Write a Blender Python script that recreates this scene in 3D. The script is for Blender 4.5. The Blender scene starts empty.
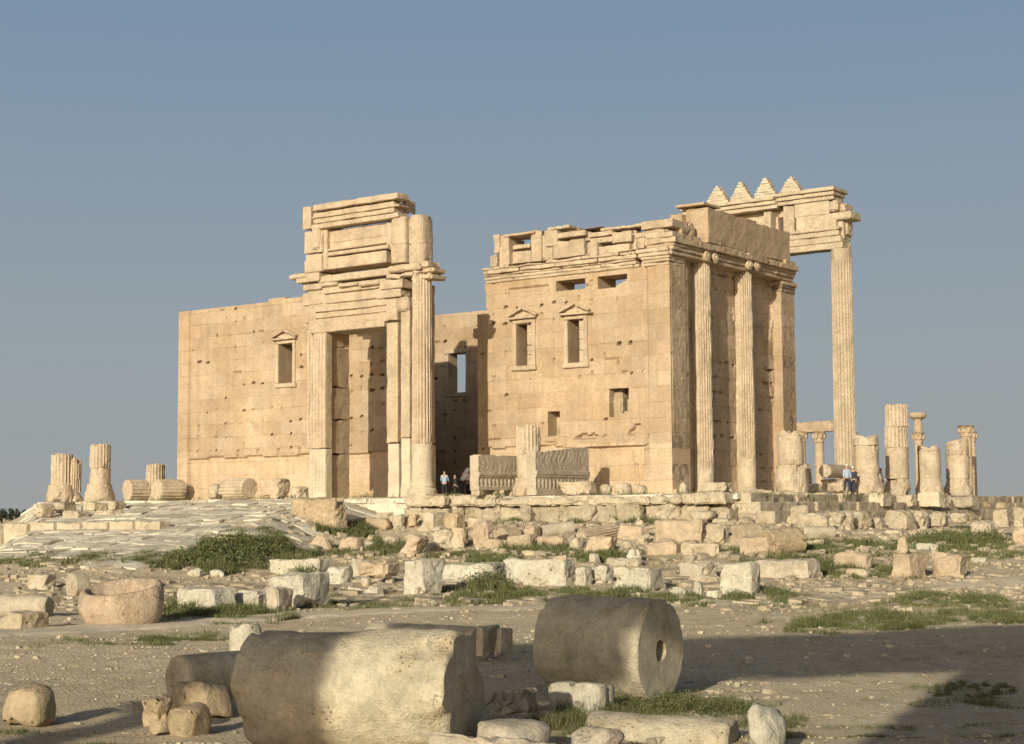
import bpy, math, random
import numpy as np
from mathutils import Matrix, Vector
R_ = math.radians
random.seed(7)
C = bpy.data.collections.new('scene'); bpy.context.scene.collection.children.link(C)
sc = bpy.context.scene

# ------------------------------------------------------------------ camera
# world frame: X along the temple's long front, Y into the temple, Z up, podium floor at z=0
A = R_(36.6)
CAM = np.array([46.8, -77.7, -0.80])
FPX, PITCH, ROLL = 1650.0, math.atan(139.0/1650.0), 0.006
Rv = np.array([math.cos(A), math.sin(A), 0]); Fh = np.array([-math.sin(A), math.cos(A), 0]); Zv = np.array([0, 0, 1.0])
Fv = math.cos(PITCH)*Fh + math.sin(PITCH)*Zv
Uv = -math.sin(PITCH)*Fh + math.cos(PITCH)*Zv
Rr = math.cos(ROLL)*Rv - math.sin(ROLL)*Uv
Ur = math.cos(ROLL)*Uv + math.sin(ROLL)*Rv
cd = bpy.data.cameras.new('camera'); cam = bpy.data.objects.new('camera', cd); C.objects.link(cam)
cd.sensor_width = 36; cd.lens = 36*FPX/1024; cd.clip_end = 20000; cd.clip_start = 0.5
m = Matrix.Identity(4)
for i in range(3):
    m[i][0] = Rr[i]; m[i][1] = Ur[i]; m[i][2] = -Fv[i]; m[i][3] = CAM[i]
cam.matrix_world = m; sc.camera = cam

def ray(px, py):
    px = np.asarray(px, float); py = np.asarray(py, float)
    d = ((px-512)/FPX)[..., None]*Rr + (-(py-372)/FPX)[..., None]*Ur + Fv
    return d
def onY(px, py, Y):
    d = ray(px, py); t = (Y-CAM[1])/d[..., 1]; p = CAM+t*d; return float(p[0]), float(p[2])
def onX(px, py, X):
    d = ray(px, py); t = (X-CAM[0])/d[..., 0]; p = CAM+t*d; return float(p[1]), float(p[2])
def at(px, py, D):
    d = ray(px, py); t = D/float(np.dot(d, Fh)); return CAM+t*d
def depth(p): return float(np.dot(np.asarray(p)-CAM, Fh))

# ------------------------------------------------------------------ numpy noise
def _h(ix, iy, iz, s):
    n = (ix*374761393 + iy*668265263 + iz*2147483647 + s*1274126177) & 0xffffffff
    n = ((n ^ (n >> 13))*1274126177) & 0xffffffff
    n = (n ^ (n >> 16)) & 0xffffffff
    return n/4294967295.0
def vnoise(x, y, z, s=0):
    x, y, z = np.broadcast_arrays(np.asarray(x, float), np.asarray(y, float), np.asarray(z, float))
    xi = np.floor(x).astype(np.int64); yi = np.floor(y).astype(np.int64); zi = np.floor(z).astype(np.int64)
    fx, fy, fz = x-xi, y-yi, z-zi
    fx = fx*fx*(3-2*fx); fy = fy*fy*(3-2*fy); fz = fz*fz*(3-2*fz)
    r = 0
    for a in (0, 1):
        for b in (0, 1):
            for c in (0, 1):
                w = (fx if a else 1-fx)*(fy if b else 1-fy)*(fz if c else 1-fz)
                r = r + w*_h(xi+a, yi+b, zi+c, s)
    return r*2-1
def fbm(x, y, z, s=0, o=3):
    r = 0; a = 1; t = 0
    for k in range(o):
        r = r+a*vnoise(x*2**k+k*17.3, y*2**k+k*9.1, z*2**k, s+k); t += a; a *= .5
    return r/t

# ------------------------------------------------------------------ mesh building
class MB:
    def __init__(s): s.v = []; s.f = []; s.t = []; s.n = 0; s.uv = []
    def add(s, v, f, t=None):
        v = np.asarray(v, float)
        s.v.append(v)
        for ff in f: s.f.append([int(i)+s.n for i in ff]) if not isinstance(f, np.ndarray) else None
        if isinstance(f, np.ndarray): s.f.extend((f+s.n).tolist())
        s.t.append(np.ones(len(v)) if t is None else np.broadcast_to(np.asarray(t, float), (len(v),)))
        s.n += len(v); return s
def build(name, mb, mat, parent=None, origin=None, smooth=False, rot=0.0):
    v = np.concatenate(mb.v); t = np.concatenate(mb.t)
    if parent is not None and origin is None: origin = np.array(parent.location)
    if origin is None: origin = np.zeros(3)
    origin = np.asarray(origin, float)
    w = v-origin
    if rot and parent is None:
        c, sn = math.cos(-rot), math.sin(-rot)
        w = np.stack([w[:, 0]*c-w[:, 1]*sn, w[:, 0]*sn+w[:, 1]*c, w[:, 2]], 1)
    me = bpy.data.meshes.new(name)
    me.from_pydata(w.tolist(), [], mb.f)
    at_ = me.attributes.new('tone', 'FLOAT', 'POINT'); at_.data.foreach_set('value', t.astype(np.float32))
    if smooth: me.polygons.foreach_set('use_smooth', [True]*len(me.polygons))
    me.materials.append(mat); me.update()
    o = bpy.data.objects.new(name, me); C.objects.link(o)
    if parent is not None: o.parent = parent
    else:
        o.location = origin.tolist(); o.rotation_euler = (0, 0, rot)
    return o
def tag(o, label=None, cat=None, group=None, kind=None):
    if label: o['label'] = label
    if cat: o['category'] = cat
    if group: o['group'] = group
    if kind: o['kind'] = kind
    return o
def empty(name, loc, label, cat, group=None):
    o = bpy.data.objects.new(name, None); C.objects.link(o); o.location = list(map(float, loc))
    return tag(o, label, cat, group)

def _lines(L, res, r):
    r = min(r, L*.22)
    n = max(1, int(math.ceil((L-2*r)/res)))
    return np.concatenate([[-L/2], np.linspace(-L/2+r, L/2-r, n+1), [L/2]])
def grid_box(lx, ly, lz):
    nx, ny, nz = len(lx), len(ly), len(lz)
    I, J, K = np.meshgrid(np.arange(nx), np.arange(ny), np.arange(nz), indexing='ij')
    ms = (I == 0)|(I == nx-1)|(J == 0)|(J == ny-1)|(K == 0)|(K == nz-1)
    idx = -np.ones((nx, ny, nz), int); idx[ms] = np.arange(ms.sum())
    P = np.stack([lx[I[ms]], ly[J[ms]], lz[K[ms]]], 1)
    E = np.stack([(I[ms] == nx-1)*1-(I[ms] == 0)*1, (J[ms] == ny-1)*1-(J[ms] == 0)*1, (K[ms] == nz-1)*1-(K[ms] == 0)*1], 1)
    F = []
    def q(a, flip):
        f = np.stack([a[:-1, :-1], a[1:, :-1], a[1:, 1:], a[:-1, 1:]], -1).reshape(-1, 4)
        F.append(f[:, ::-1] if flip else f)
    q(idx[:, :, 0], True); q(idx[:, :, -1], False)
    q(idx[:, 0, :], False); q(idx[:, -1, :], True)
    q(idx[0, :, :], True); q(idx[-1, :, :], False)
    return P, E, np.concatenate(F)
def stone(dx, dy, dz, res=.25, r=.04, amp=.02, seed=0, chip=.12, sph=0.0, freq=1.6, taper=0.0, low=0.0, warp=0.0, strata=0.0):
    """a worn stone block, base centre at the origin"""
    P, E, F = grid_box(_lines(dx, res, r), _lines(dy, res, r), _lines(dz, res, r))
    H = np.array([dx, dy, dz])/2; rr = np.minimum(r, H*.44)
    cnt = np.abs(E).sum(1)
    n0 = vnoise(P[:, 0]*3+seed*3.1, P[:, 1]*3, P[:, 2]*3, seed)
    P = P-np.where((cnt >= 2)[:, None], E*rr*(.55+.45*n0)[:, None], 0)
    if sph > 0:
        q = P/H; x2, y2, z2 = q[:, 0]**2, q[:, 1]**2, q[:, 2]**2
        S = np.stack([q[:, 0]*np.sqrt(np.maximum(0, 1-y2/2-z2/2+y2*z2/3)), q[:, 1]*np.sqrt(np.maximum(0, 1-x2/2-z2/2+x2*z2/3)),
                      q[:, 2]*np.sqrt(np.maximum(0, 1-x2/2-y2/2+x2*y2/3))], 1)
        P = P*(1-sph)+S*H*sph*1.08
    d = np.sort((H-np.abs(P)), axis=1); e = d[:, 0]+d[:, 1]
    x, y, z = P[:, 0]+seed*7.7, P[:, 1]-seed*3.3, P[:, 2]
    ch = np.maximum(0, fbm(x*1.3, y*1.3, z*1.3, seed+5)-.05)*chip*2.5*np.exp(-e/(.25+chip*.5))
    nrm = P/np.maximum(np.linalg.norm(P, axis=1), 1e-6)[:, None]
    P = P-nrm*ch[:, None]
    a = np.stack([fbm(x*freq, y*freq, z*freq, seed+k*11) for k in range(3)], 1)
    b = np.stack([vnoise(x*7, y*7, z*7, seed+k*13) for k in range(3)], 1)
    P = P+a*amp*1.5+b*amp*.4
    if low: P = P+np.stack([vnoise(x*.6, y*.6, z*.6, seed+k*29) for k in range(3)], 1)*low
    if warp:
        rg = np.random.default_rng(seed+99); q = P/(2*H)+.5; cc = rg.uniform(-1, 1, (2, 2, 2, 3))*warp*np.array([dx, dy, dz])
        for a_ in (0, 1):
            for b_ in (0, 1):
                for c_ in (0, 1):
                    w_ = (q[:, 0] if a_ else 1-q[:, 0])*(q[:, 1] if b_ else 1-q[:, 1])*(q[:, 2] if c_ else 1-q[:, 2])
                    P = P+w_[:, None]*cc[a_, b_, c_]*np.array([1, 1, c_])
    if strata: P = P-nrm*np.array([1, 1, 0])*(strata*np.maximum(0, vnoise(x*.4, y*.4, z*9+vnoise(x, y, z, seed)*.8, seed+70)))[:, None]
    if taper: P[:, :2] *= (1-taper*(P[:, 2:3]/dz+.5))
    P[:, 2] += dz/2
    t = 1+.10*fbm(x*.9, y*.9, z*.9, seed+3)+.04*b[:, 0]
    return P, F, t
def xf(P, loc=(0, 0, 0), rz=0.0, tilt=None):
    Mx = Matrix.Rotation(rz, 3, 'Z')
    if tilt: Mx = Mx @ Matrix.Rotation(tilt[0], 3, 'X') @ Matrix.Rotation(tilt[1], 3, 'Y')
    return P @ np.array(Mx).T+np.asarray(loc, float)
def boxm(mb, x0, x1, y0, y1, z0, z1, seed=0, res=.35, r=.03, amp=.012, chip=.06, tone=1.0, **k):
    P, F, t = stone(abs(x1-x0), abs(y1-y0), abs(z1-z0), res, r, amp, seed, chip, **k)
    mb.add(xf(P, ((x0+x1)/2, (y0+y1)/2, min(z0, z1))), F, t*tone); return mb

def drum(R0, R1, L, seg=48, res=.25, flutes=0, fd=.05, amp=.012, seed=0, chip=.08, brk=0.0, hole=0.0, prof=None, flute_range=None, cut=0.0, joints=(), capr=None, capn=.012, rim=0.0):
    """cylinder along +Z from 0 to L, worn; prof = list of (z, radius) overrides"""
    if flutes: seg = flutes*6
    if prof: zs = [p[0] for p in prof]; rs = [p[1] for p in prof]
    else:
        n = max(2, int(L/res)); e = min(.04, L*.1)
        zs = [0, e]+list(np.linspace(0, L, n+1)[1:-1])+[L-e, L]
        rs = [R0+(R1-R0)*z/L for z in zs]; rs[0] -= e*.5; rs[-1] -= e*.5
    zs = np.array(zs, float); rs = np.array(rs, float)
    for jz in joints:
        pass
    th = np.arange(seg)/seg*2*math.pi
    Zg, Tg = np.meshgrid(zs, th, indexing='ij'); Rg = np.repeat(rs[:, None], seg, 1)
    cx, sx = np.cos(Tg), np.sin(Tg)
    if flutes:
        ph = (Tg*flutes/(2*math.pi)) % 1
        fl = fd*np.sqrt(np.maximum(0, 1-(2*ph-1)**2))
        fr = flute_range or (L*.0, L)
        w = ((Zg >= fr[0]) & (Zg <= fr[1]))*np.clip(.9+.9*fbm(cx*1.5+seed, sx*1.5, Zg*.5, seed+41), 0, 1)
        Rg = Rg-fl*w
    nz = fbm(cx*R0*2+seed*5, sx*R0*2, Zg*1.6, seed)
    nf = vnoise(cx*R0*8+seed*5, sx*R0*8, Zg*7, seed+9)
    ed = np.minimum(Zg, L-Zg)
    ch = np.maximum(0, fbm(cx*R0*1.9, sx*R0*1.9, Zg*1.3+seed, seed+21)-.1)*chip*2.5*(.25+np.exp(-ed/.15))
    Rg = Rg+nz*amp*1.5+nf*amp*.5-ch
    if cut: Rg = np.where(sx*np.cos(.4) > .0, Rg, Rg)
    if rim: Rg = Rg-rim*np.maximum(0, fbm(cx*2.2, sx*2.2, Zg*4, seed+51)+.35)*np.exp(-(L-Zg)/.16)
    Zd = Zg+(Zg > L*.6)*((Zg-L*.6)/(L*.4))*brk*fbm(cx*1.7+seed, sx*1.7, 0*Zg+seed, seed+31, 2)*1.5
    V = np.stack([Rg*cx, Rg*sx, Zd], -1).reshape(-1, 3)
    nr = len(zs); i = np.arange(nr-1)[:, None]; j = np.arange(seg)[None]; j2 = (j+1) % seg
    F = np.stack([i*seg+j, i*seg+j2, (i+1)*seg+j2, (i+1)*seg+j], -1).reshape(-1, 4).tolist()
    V = list(V); T = list((1+.10*nz+.05*nf-.12*(ch > .03)).reshape(-1))
    for top in (0, 1):
        base = (nr-1)*seg if top else 0
        prev = list(range(base, base+seg))
        for q, fr in enumerate(capr or ((.8, .5, .2) if not hole else (.92, .78, .62, .46, .32, .20, .17))):
            cur = []
            for k in range(seg):
                p0 = V[base+k]; x, y = p0[0]*fr, p0[1]*fr
                if hole and q >= 4: j_ = 1+.22*float(vnoise(math.cos(th[k])*1.6, math.sin(th[k])*1.6, seed*1.0, 3))+.12*abs(math.sin(2*th[k])); x, y = x*j_, y*j_
                zz = (zs[-1] if top else zs[0])+(p0[2]-(zs[-1] if top else zs[0]))*fr**.5
                zz += capn*float(vnoise(x*6+seed, y*6, top*9.0, seed+2))
                if hole and q == 6: zz -= (hole if top else -hole)
                cur.append(len(V)); V.append(np.array([x, y, zz])); T.append(1.0+.12*float(vnoise(x*3+seed, y*3, top*5., seed)))
            for k in range(seg):
                k2 = (k+1) % seg
                F.append([prev[k], prev[k2], cur[k2], cur[k]] if top else [prev[k2], prev[k], cur[k], cur[k2]])
            prev = cur
        c = len(V); V.append(np.mean([V[k] for k in prev], 0)); T.append(1.0)
        for k in range(seg):
            k2 = (k+1) % seg
            F.append([prev[k], prev[k2], c] if top else [prev[k2], prev[k], c])
    return np.array(V), F, np.array(T)
def lay(P, p, axis, spin=0.0):
    """lay a Z-aligned mesh so its base centre is at p and its axis points along axis"""
    ax = Vector(axis).normalized(); q = Vector((0, 0, 1)).rotation_difference(ax).to_matrix()
    if spin: q = q @ Matrix.Rotation(spin, 3, 'Z')
    return P @ np.array(q).T+np.asarray(p, float)

# ------------------------------------------------------------------ materials
def nd(nt, t, **k):
    n = nt.nodes.new(t)
    for a, b in k.items(): setattr(n, a, b)
    return n
def stone_mat(name, c1, c2, bump=.5, fine=14.0, pits=.5, big=.35, rough=.92, mortar=None, c3=None, rnd=.12, streak=0.0, crack=.38, cs=1.5, mott=.18):
    m = bpy.data.materials.new(name); m.use_nodes = True; nt = m.node_tree; N = nt.nodes; L = nt.links
    bs = N['Principled BSDF']; bs.inputs['Roughness'].default_value = rough; bs.inputs['Specular IOR Level'].default_value = .15
    tc = nd(nt, 'ShaderNodeTexCoord'); oi = nd(nt, 'ShaderNodeObjectInfo')
    ad = nd(nt, 'ShaderNodeVectorMath', operation='ADD'); geo = nd(nt, 'ShaderNodeNewGeometry')
    L.new(geo.outputs['Position'], ad.inputs[0]); ad.inputs[1].default_value = (3.3, 1.7, 9.1)
    co = ad.outputs[0]
    def noise(s, det=4, ro=.6):
        n = nd(nt, 'ShaderNodeTexNoise'); n.inputs['Scale'].default_value = s; n.inputs['Detail'].default_value = det; n.inputs['Roughness'].default_value = ro
        L.new(co, n.inputs['Vector']); return n.outputs['Fac']
    def ramp(i, a, b, va=0.0, vb=1.0):
        r = nd(nt, 'ShaderNodeMapRange'); r.inputs['From Min'].default_value = a; r.inputs['From Max'].default_value = b
        r.inputs['To Min'].default_value = va; r.inputs['To Max'].default_value = vb; L.new(i, r.inputs['Value']); return r.outputs[0]
    def mix(f, a, b, mode='MIX'):
        x = nd(nt, 'ShaderNodeMix', data_type='RGBA', blend_type=mode)
        if isinstance(f, float): x.inputs[0].default_value = f
        else: L.new(f, x.inputs[0])
        for s_, v in ((6, a), (7, b)):
            if isinstance(v, tuple): x.inputs[s_].default_value = (*v, 1)
            else: L.new(v, x.inputs[s_])
        return x.outputs[2]
    def mul(a, b):
        x = nd(nt, 'ShaderNodeMath', operation='MULTIPLY')
        for k, v in ((0, a), (1, b)):
            if isinstance(v, (int, float)): x.inputs[k].default_value = v
            else: L.new(v, x.inputs[k])
        return x.outputs[0]
    nb = noise(big, 4, .65); nf = noise(fine, 5, .7); nm = noise(2.3, 4, .6)
    col = mix(ramp(nb, .35, .65), c1, c2)
    if c3: col = mix(ramp(nm, .52, .72), col, c3)
    bc = nd(nt, 'ShaderNodeCombineColor')
    at_ = nd(nt, 'ShaderNodeAttribute', attribute_name='tone')
    tn = mul(at_.outputs['Fac'], ramp(nf, .2, .8, 1-.22, 1+.22))
    rv = ramp(oi.outputs['Random'], 0, 1, 1-rnd, 1+rnd); tn = mul(tn, rv)
    if streak:
        mp = nd(nt, 'ShaderNodeMapping'); mp.inputs['Scale'].default_value = (2.2, 2.2, .18); L.new(co, mp.inputs['Vector'])
        ns = nd(nt, 'ShaderNodeTexNoise'); ns.inputs['Scale'].default_value = 1.0; ns.inputs['Detail'].default_value = 4; L.new(mp.outputs[0], ns.inputs['Vector'])
        tn = mul(tn, ramp(ns.outputs['Fac'], .3, .7, 1-streak, 1+streak*.6))
    vo = nd(nt, 'ShaderNodeTexVoronoi'); vo.inputs['Scale'].default_value = fine*.55; L.new(co, vo.inputs['Vector'])
    pit = mul(ramp(vo.outputs['Distance'], .12, .28, 1.0, 0.0), ramp(nm, .5, .62))
    tn = mul(tn, ramp(pit, 0, 1, 1, 1-pits*.5))
    n6 = noise(1.1, 5, .7); n7 = noise(5.5, 4, .75)
    tn = mul(tn, ramp(n6, .3, .7, 1-mott, 1+mott)); tn = mul(tn, ramp(n7, .34, .66, 1-mott*.8, 1+mott*.6))
    ck = None
    if crack:
        dn = nd(nt, 'ShaderNodeTexNoise'); dn.inputs['Scale'].default_value = cs*2.2; dn.inputs['Detail'].default_value = 4; L.new(co, dn.inputs['Vector'])
        ds = nd(nt, 'ShaderNodeVectorMath', operation='SCALE'); ds.inputs['Scale'].default_value = .9/cs; L.new(dn.outputs['Color'], ds.inputs[0])
        da = nd(nt, 'ShaderNodeVectorMath', operation='ADD'); L.new(co, da.inputs[0]); L.new(ds.outputs[0], da.inputs[1])
        cv_ = nd(nt, 'ShaderNodeTexVoronoi', feature='DISTANCE_TO_EDGE'); cv_.inputs['Scale'].default_value = cs; L.new(da.outputs[0], cv_.inputs['Vector'])
        ck = mul(ramp(cv_.outputs['Distance'], .002, .016, 1.0, 0.0), ramp(n6, .54, .66)); tn = mul(tn, ramp(ck, 0, 1, 1, 1-.55*crack))
    for k in range(3): L.new(tn, bc.inputs[k])
    col = mix(1.0, col, bc.outputs[0], 'MULTIPLY')
    hgt = nd(nt, 'ShaderNodeMath', operation='ADD'); L.new(nf, hgt.inputs[0])
    L.new(mul(pit, -1.2*pits), hgt.inputs[1]); h = hgt.outputs[0]
    h2 = nd(nt, 'ShaderNodeMath', operation='ADD'); L.new(h, h2.inputs[0]); L.new(mul(nm, 1.5), h2.inputs[1]); h = h2.outputs[0]
    if ck is not None:
        h4 = nd(nt, 'ShaderNodeMath', operation='SUBTRACT'); L.new(h, h4.inputs[0]); L.new(mul(ck, 1.5*crack), h4.inputs[1]); h = h4.outputs[0]
    if mortar:
        ax, wd, rh = mortar
        sp = nd(nt, 'ShaderNodeSeparateXYZ'); L.new(geo.outputs['Position'], sp.inputs[0])
        cb = nd(nt, 'ShaderNodeCombineXYZ'); L.new(sp.outputs[ax], cb.inputs[0]); L.new(sp.outputs[2], cb.inputs[1])
        # wobble the joints
        wn = nd(nt, 'ShaderNodeVectorMath', operation='SCALE'); nn = nd(nt, 'ShaderNodeTexNoise'); nn.inputs['Scale'].default_value = 1.6
        L.new(co, nn.inputs['Vector']); sb = nd(nt, 'ShaderNodeVectorMath', operation='SUBTRACT'); L.new(nn.outputs['Color'], sb.inputs[0]); sb.inputs[1].default_value = (.5, .5, .5)
        L.new(sb.outputs[0], wn.inputs[0]); wn.inputs['Scale'].default_value = .07
        a2 = nd(nt, 'ShaderNodeVectorMath', operation='ADD'); L.new(cb.outputs[0], a2.inputs[0]); L.new(wn.outputs[0], a2.inputs[1])
        br = nd(nt, 'ShaderNodeTexBrick'); br.inputs['Scale'].default_value = 1.0; br.inputs['Mortar Size'].default_value = .014
        br.inputs['Mortar Smooth'].default_value = .4; br.inputs['Brick Width'].default_value = wd; br.inputs['Row Height'].default_value = rh
        L.new(a2.outputs[0], br.inputs['Vector'])
        bcol = nd(nt, 'ShaderNodeTexBrick'); bcol.inputs['Scale'].default_value = 1.0; bcol.inputs['Mortar Size'].default_value = 0; bcol.inputs['Brick Width'].default_value = wd; bcol.inputs['Row Height'].default_value = rh
        bcol.inputs['Color1'].default_value = (1.06, 1.07, 1.08, 1); bcol.inputs['Color2'].default_value = (.93, .88, .80, 1); L.new(a2.outputs[0], bcol.inputs['Vector'])
        col = mix(.85, col, bcol.outputs['Color'], 'MULTIPLY')
        jm = mul(br.outputs['Fac'], ramp(nm, .40, .62, .06, .8))
        col = mix(jm, col, tuple(c*.42 for c in c1))
        h3 = nd(nt, 'ShaderNodeMath', operation='SUBTRACT'); L.new(h, h3.inputs[0]); L.new(mul(jm, 2.2), h3.inputs[1]); h = h3.outputs[0]
    bp = nd(nt, 'ShaderNodeBump'); bp.inputs['Strength'].default_value = bump; bp.inputs['Distance'].default_value = .035
    L.new(h, bp.inputs['Height']); L.new(bp.outputs[0], bs.inputs['Normal']); L.new(col, bs.inputs['Base Color'])
    return m
def plain(name, c, rough=.8):
    m = bpy.data.materials.new(name); m.use_nodes = True; nt = m.node_tree; b = nt.nodes['Principled BSDF']
    n = nd(nt, 'ShaderNodeTexNoise'); n.inputs['Scale'].default_value = 9
    x = nd(nt, 'ShaderNodeMix', data_type='RGBA'); nt.links.new(n.outputs['Fac'], x.inputs[0])
    x.inputs[6].default_value = (*[k*.8 for k in c], 1); x.inputs[7].default_value = (*[min(1, k*1.2) for k in c], 1)
    nt.links.new(x.outputs[2], b.inputs['Base Color']); b.inputs['Roughness'].default_value = rough; return m
M_WALL = stone_mat('warm_ashlar', (0.402, 0.292, 0.185), (0.449, 0.346, 0.241), mortar=(0, 1.75, .86), big=.22, fine=9, pits=.35, bump=.4, c3=(0.426, 0.316, 0.208), rnd=.02, streak=.08, crack=.4, cs=.45, mott=.10)
M_SIDE = stone_mat('side_ashlar', (0.446, 0.338, 0.229), (0.495, 0.383, 0.266), mortar=(1, 1.6, .86), big=.3, fine=9, pits=.6, bump=.6, rnd=.02, streak=.10)
M_TRIM = stone_mat('carved_limestone', (0.453, 0.348, 0.234), (0.497, 0.389, 0.273), big=.5, fine=12, pits=.6, bump=.6, rnd=.03, streak=.10)
M_PALE = stone_mat('restored_pale_limestone', (0.510, 0.422, 0.299), (0.537, 0.458, 0.334), big=.5, fine=10, pits=.2, bump=.25, rnd=.03)
M_STUMP = stone_mat('column_limestone', (0.453, 0.354, 0.242), (0.497, 0.404, 0.289), big=.8, fine=11, pits=.6, bump=.6, rnd=.05, streak=.08)
M_BLOCK = stone_mat('fallen_limestone', (0.432, 0.354, 0.244), (0.497, 0.423, 0.308), big=.9, fine=12, pits=.8, bump=1.1, c3=(0.396, 0.304, 0.193), rnd=.08)
M_PINK = stone_mat('rosy_limestone', (0.431, 0.329, 0.220), (0.475, 0.373, 0.259), big=.9, fine=12, pits=.6, bump=.7, rnd=.06)
M_WHITE = stone_mat('bleached_limestone', (0.484, 0.437, 0.332), (0.541, 0.494, 0.392), big=.9, fine=12, pits=.9, bump=1.2, c3=(0.427, 0.366, 0.258), rnd=.08)
M_GREY = stone_mat('grey_weathered_limestone', (0.418, 0.356, 0.261), (0.475, 0.408, 0.314), big=1.5, fine=22, pits=.6, bump=.7, c3=(0.380, 0.314, 0.228), rnd=.06)
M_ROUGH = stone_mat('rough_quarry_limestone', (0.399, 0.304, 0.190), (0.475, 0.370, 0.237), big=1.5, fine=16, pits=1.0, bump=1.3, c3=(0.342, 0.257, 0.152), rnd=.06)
M_FORE = stone_mat('foreground_drum_limestone', (0.507, 0.432, 0.301), (0.574, 0.500, 0.361), big=1.2, fine=30, pits=.6, bump=1.0, c3=(0.539, 0.421, 0.261), rnd=.04, streak=.10, mott=.24, crack=.3, cs=2.2)
M_PAVE = stone_mat('paving_limestone', (.58, .515, .40), (.66, .60, .475), big=.5, fine=9, pits=.7, bump=.8, c3=(.44, .36, .26), rnd=.03)
M_FAR = stone_mat('distant_limestone', (0.435, 0.322, 0.209), (0.487, 0.365, 0.244), big=.5, fine=4, pits=.3, bump=.3, rnd=.05)

# ------------------------------------------------------------------ terrain
PX0, PX1, PY0, PY1 = -43.8, 8.6, -8.6, 27.0
def smooth(a, b, x):
    t = np.clip((x-a)/(b-a), 0, 1); return t*t*(3-2*t)
def terrain(X, Y, fine=True):
    X = np.asarray(X, float); Y = np.asarray(Y, float)
    dx = np.maximum(np.maximum(X-PX1, (PX0-X)*2.2), 0); dy = np.maximum(np.maximum(PY0-Y, Y-PY1), 0)
    s = np.hypot(dx, dy)
    a = np.interp(s, [0, 3, 9, 15, 24, 32], [-1.35, -1.6, -2.45, -2.95, -3.48, -3.55])
    l = np.interp(s, [0, 10, 20, 27, 33], [-.16, -1.28, -2.6, -3.25, -3.52])
    w = 1-smooth(-17, -11, X-.4*s)
    lim = PX0+1.15*s+1.5*vnoise(Y*.3, 0, 0, 12); w = w*smooth(lim-3, lim+1.5, X)
    w = w*(Y < PY0+2)+(Y >= PY0+2)*0
    z = a*(1-w)+l*w
    # gentle swells and a rougher skin
    k = smooth(0.5, 4, s)
    z = z+k*(.11*fbm(X*.16, Y*.16, 0, 3, 3)+.035*fbm(X*.9, Y*.9, 0, 5, 3))
    z = np.where((s <= 0), -1.35, z)
    far = smooth(300, 1500, np.hypot(X, Y)); z = z+far*4.0*fbm(X*.0008, Y*.0008, 0, 7, 2)-far*3.
    return z
def ground_at(px, py, t0=12.0, t1=160.0, n=0):
    px = np.atleast_1d(np.asarray(px, float)); py = np.atleast_1d(np.asarray(py, float))
    d = ray(px, py); ts = np.geomspace(t0, t1, 60)
    lo = np.full(len(px), t0); hi = np.full(len(px), t1); done = np.zeros(len(px), bool)
    for t in ts:
        r = np.nonzero(~done)[0]
        if not len(r): break
        p = CAM+t*d[r]; b = p[:, 2] <= terrain(p[:, 0], p[:, 1]); hi[r[b]] = t; done[r[b]] = True; lo[r[~b]] = t
    for _ in range(9):
        m_ = (lo+hi)/2; p = CAM+m_[:, None]*d; b = p[:, 2] <= terrain(p[:, 0], p[:, 1]); hi = np.where(b, m_, hi); lo = np.where(b, lo, m_)
    p = CAM+hi[:, None]*d; p[:, 2] = terrain(p[:, 0], p[:, 1]); return p
# ================================================================== podium, floor and retaining walls
def slabs(x0, x1, y0, y1, zf, sx, sy, seed, lift=.05, gap=.05, th=.25, skip=.0, jit=.3, warp=.0):
    """irregular stone slabs draped on zf(x, y)"""
    mb = MB(); rng = random.Random(seed); y = y0
    while y < y1:
        h = sy*rng.uniform(.7, 1.3); x = x0+rng.uniform(-sx, 0)
        while x < x1:
            w = sx*rng.uniform(.5, 1.6)
            if rng.random() > skip:
                cx, cy = x+w/2, y+h/2
                if x0-.1 <= cx <= x1+.1:
                    n = 3
                    u = np.linspace(0, 1, n+1); U, V = np.meshgrid(u, u, indexing='ij')
                    g = gap*rng.uniform(.5, 1.8)
                    XX = x+g/2+(w-g)*U; YY = y+g/2+(h-g)*V
                    XX = XX+jit*.2*vnoise(XX*1.1, YY*1.1, seed*1.0, seed); YY = YY+jit*vnoise(XX*.45+5, YY*.45, seed*1.0, seed+1)
                    up = lift*rng.uniform(-.6, 1.2); tx, ty = rng.uniform(-.03, .03), rng.uniform(-.03, .03)
                    XX = np.clip(XX, x0+.02, x1-.02); YY = np.clip(YY, y0+.02, y1-.02)
                    ZZ = zf(XX, YY)+up+tx*(XX-cx)+ty*(YY-cy)
                    ed = ((U == 0)|(U == 1)|(V == 0)|(V == 1)); ZZ = ZZ-ed*.035
                    P = np.stack([XX, YY, ZZ], -1).reshape(-1, 3); k = n+1
                    i = np.arange(n)[:, None]; j = np.arange(n)[None]
                    F = np.stack([i*k+j, (i+1)*k+j, (i+1)*k+j+1, i*k+j+1], -1).reshape(-1, 4).tolist()
                    B = P.copy(); B[:, 2] -= th; M = len(P)
                    e = [(a, 0) for a in range(n+1)]+[(n, b) for b in range(1, n+1)]+[(a, n) for a in range(n-1, -1, -1)]+[(0, b) for b in range(n-1, 0, -1)]
                    e = [a*k+b for a, b in e]
                    for q in range(len(e)):
                        a, b = e[q], e[(q+1) % len(e)]; F.append([b, a, a+M, b+M])
                    mb.add(np.concatenate([P, B]), F, 1+rng.uniform(-.14, .12))
            x += w
        y += h
    return mb
fl = slabs(PX0, PX1, PY0, PY1, lambda x, y: 0*x-.03+.0*y, 1.9, 1.1, 11, lift=.03)
boxm(fl, PX0+.25, PX1-.25, PY0+.25, PY1-.25, -1.6, -.09, seed=3, res=6, r=.02, amp=.0, chip=0)
tag(build('paved_terrace', fl, M_PAVE), kind='structure')

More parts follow.
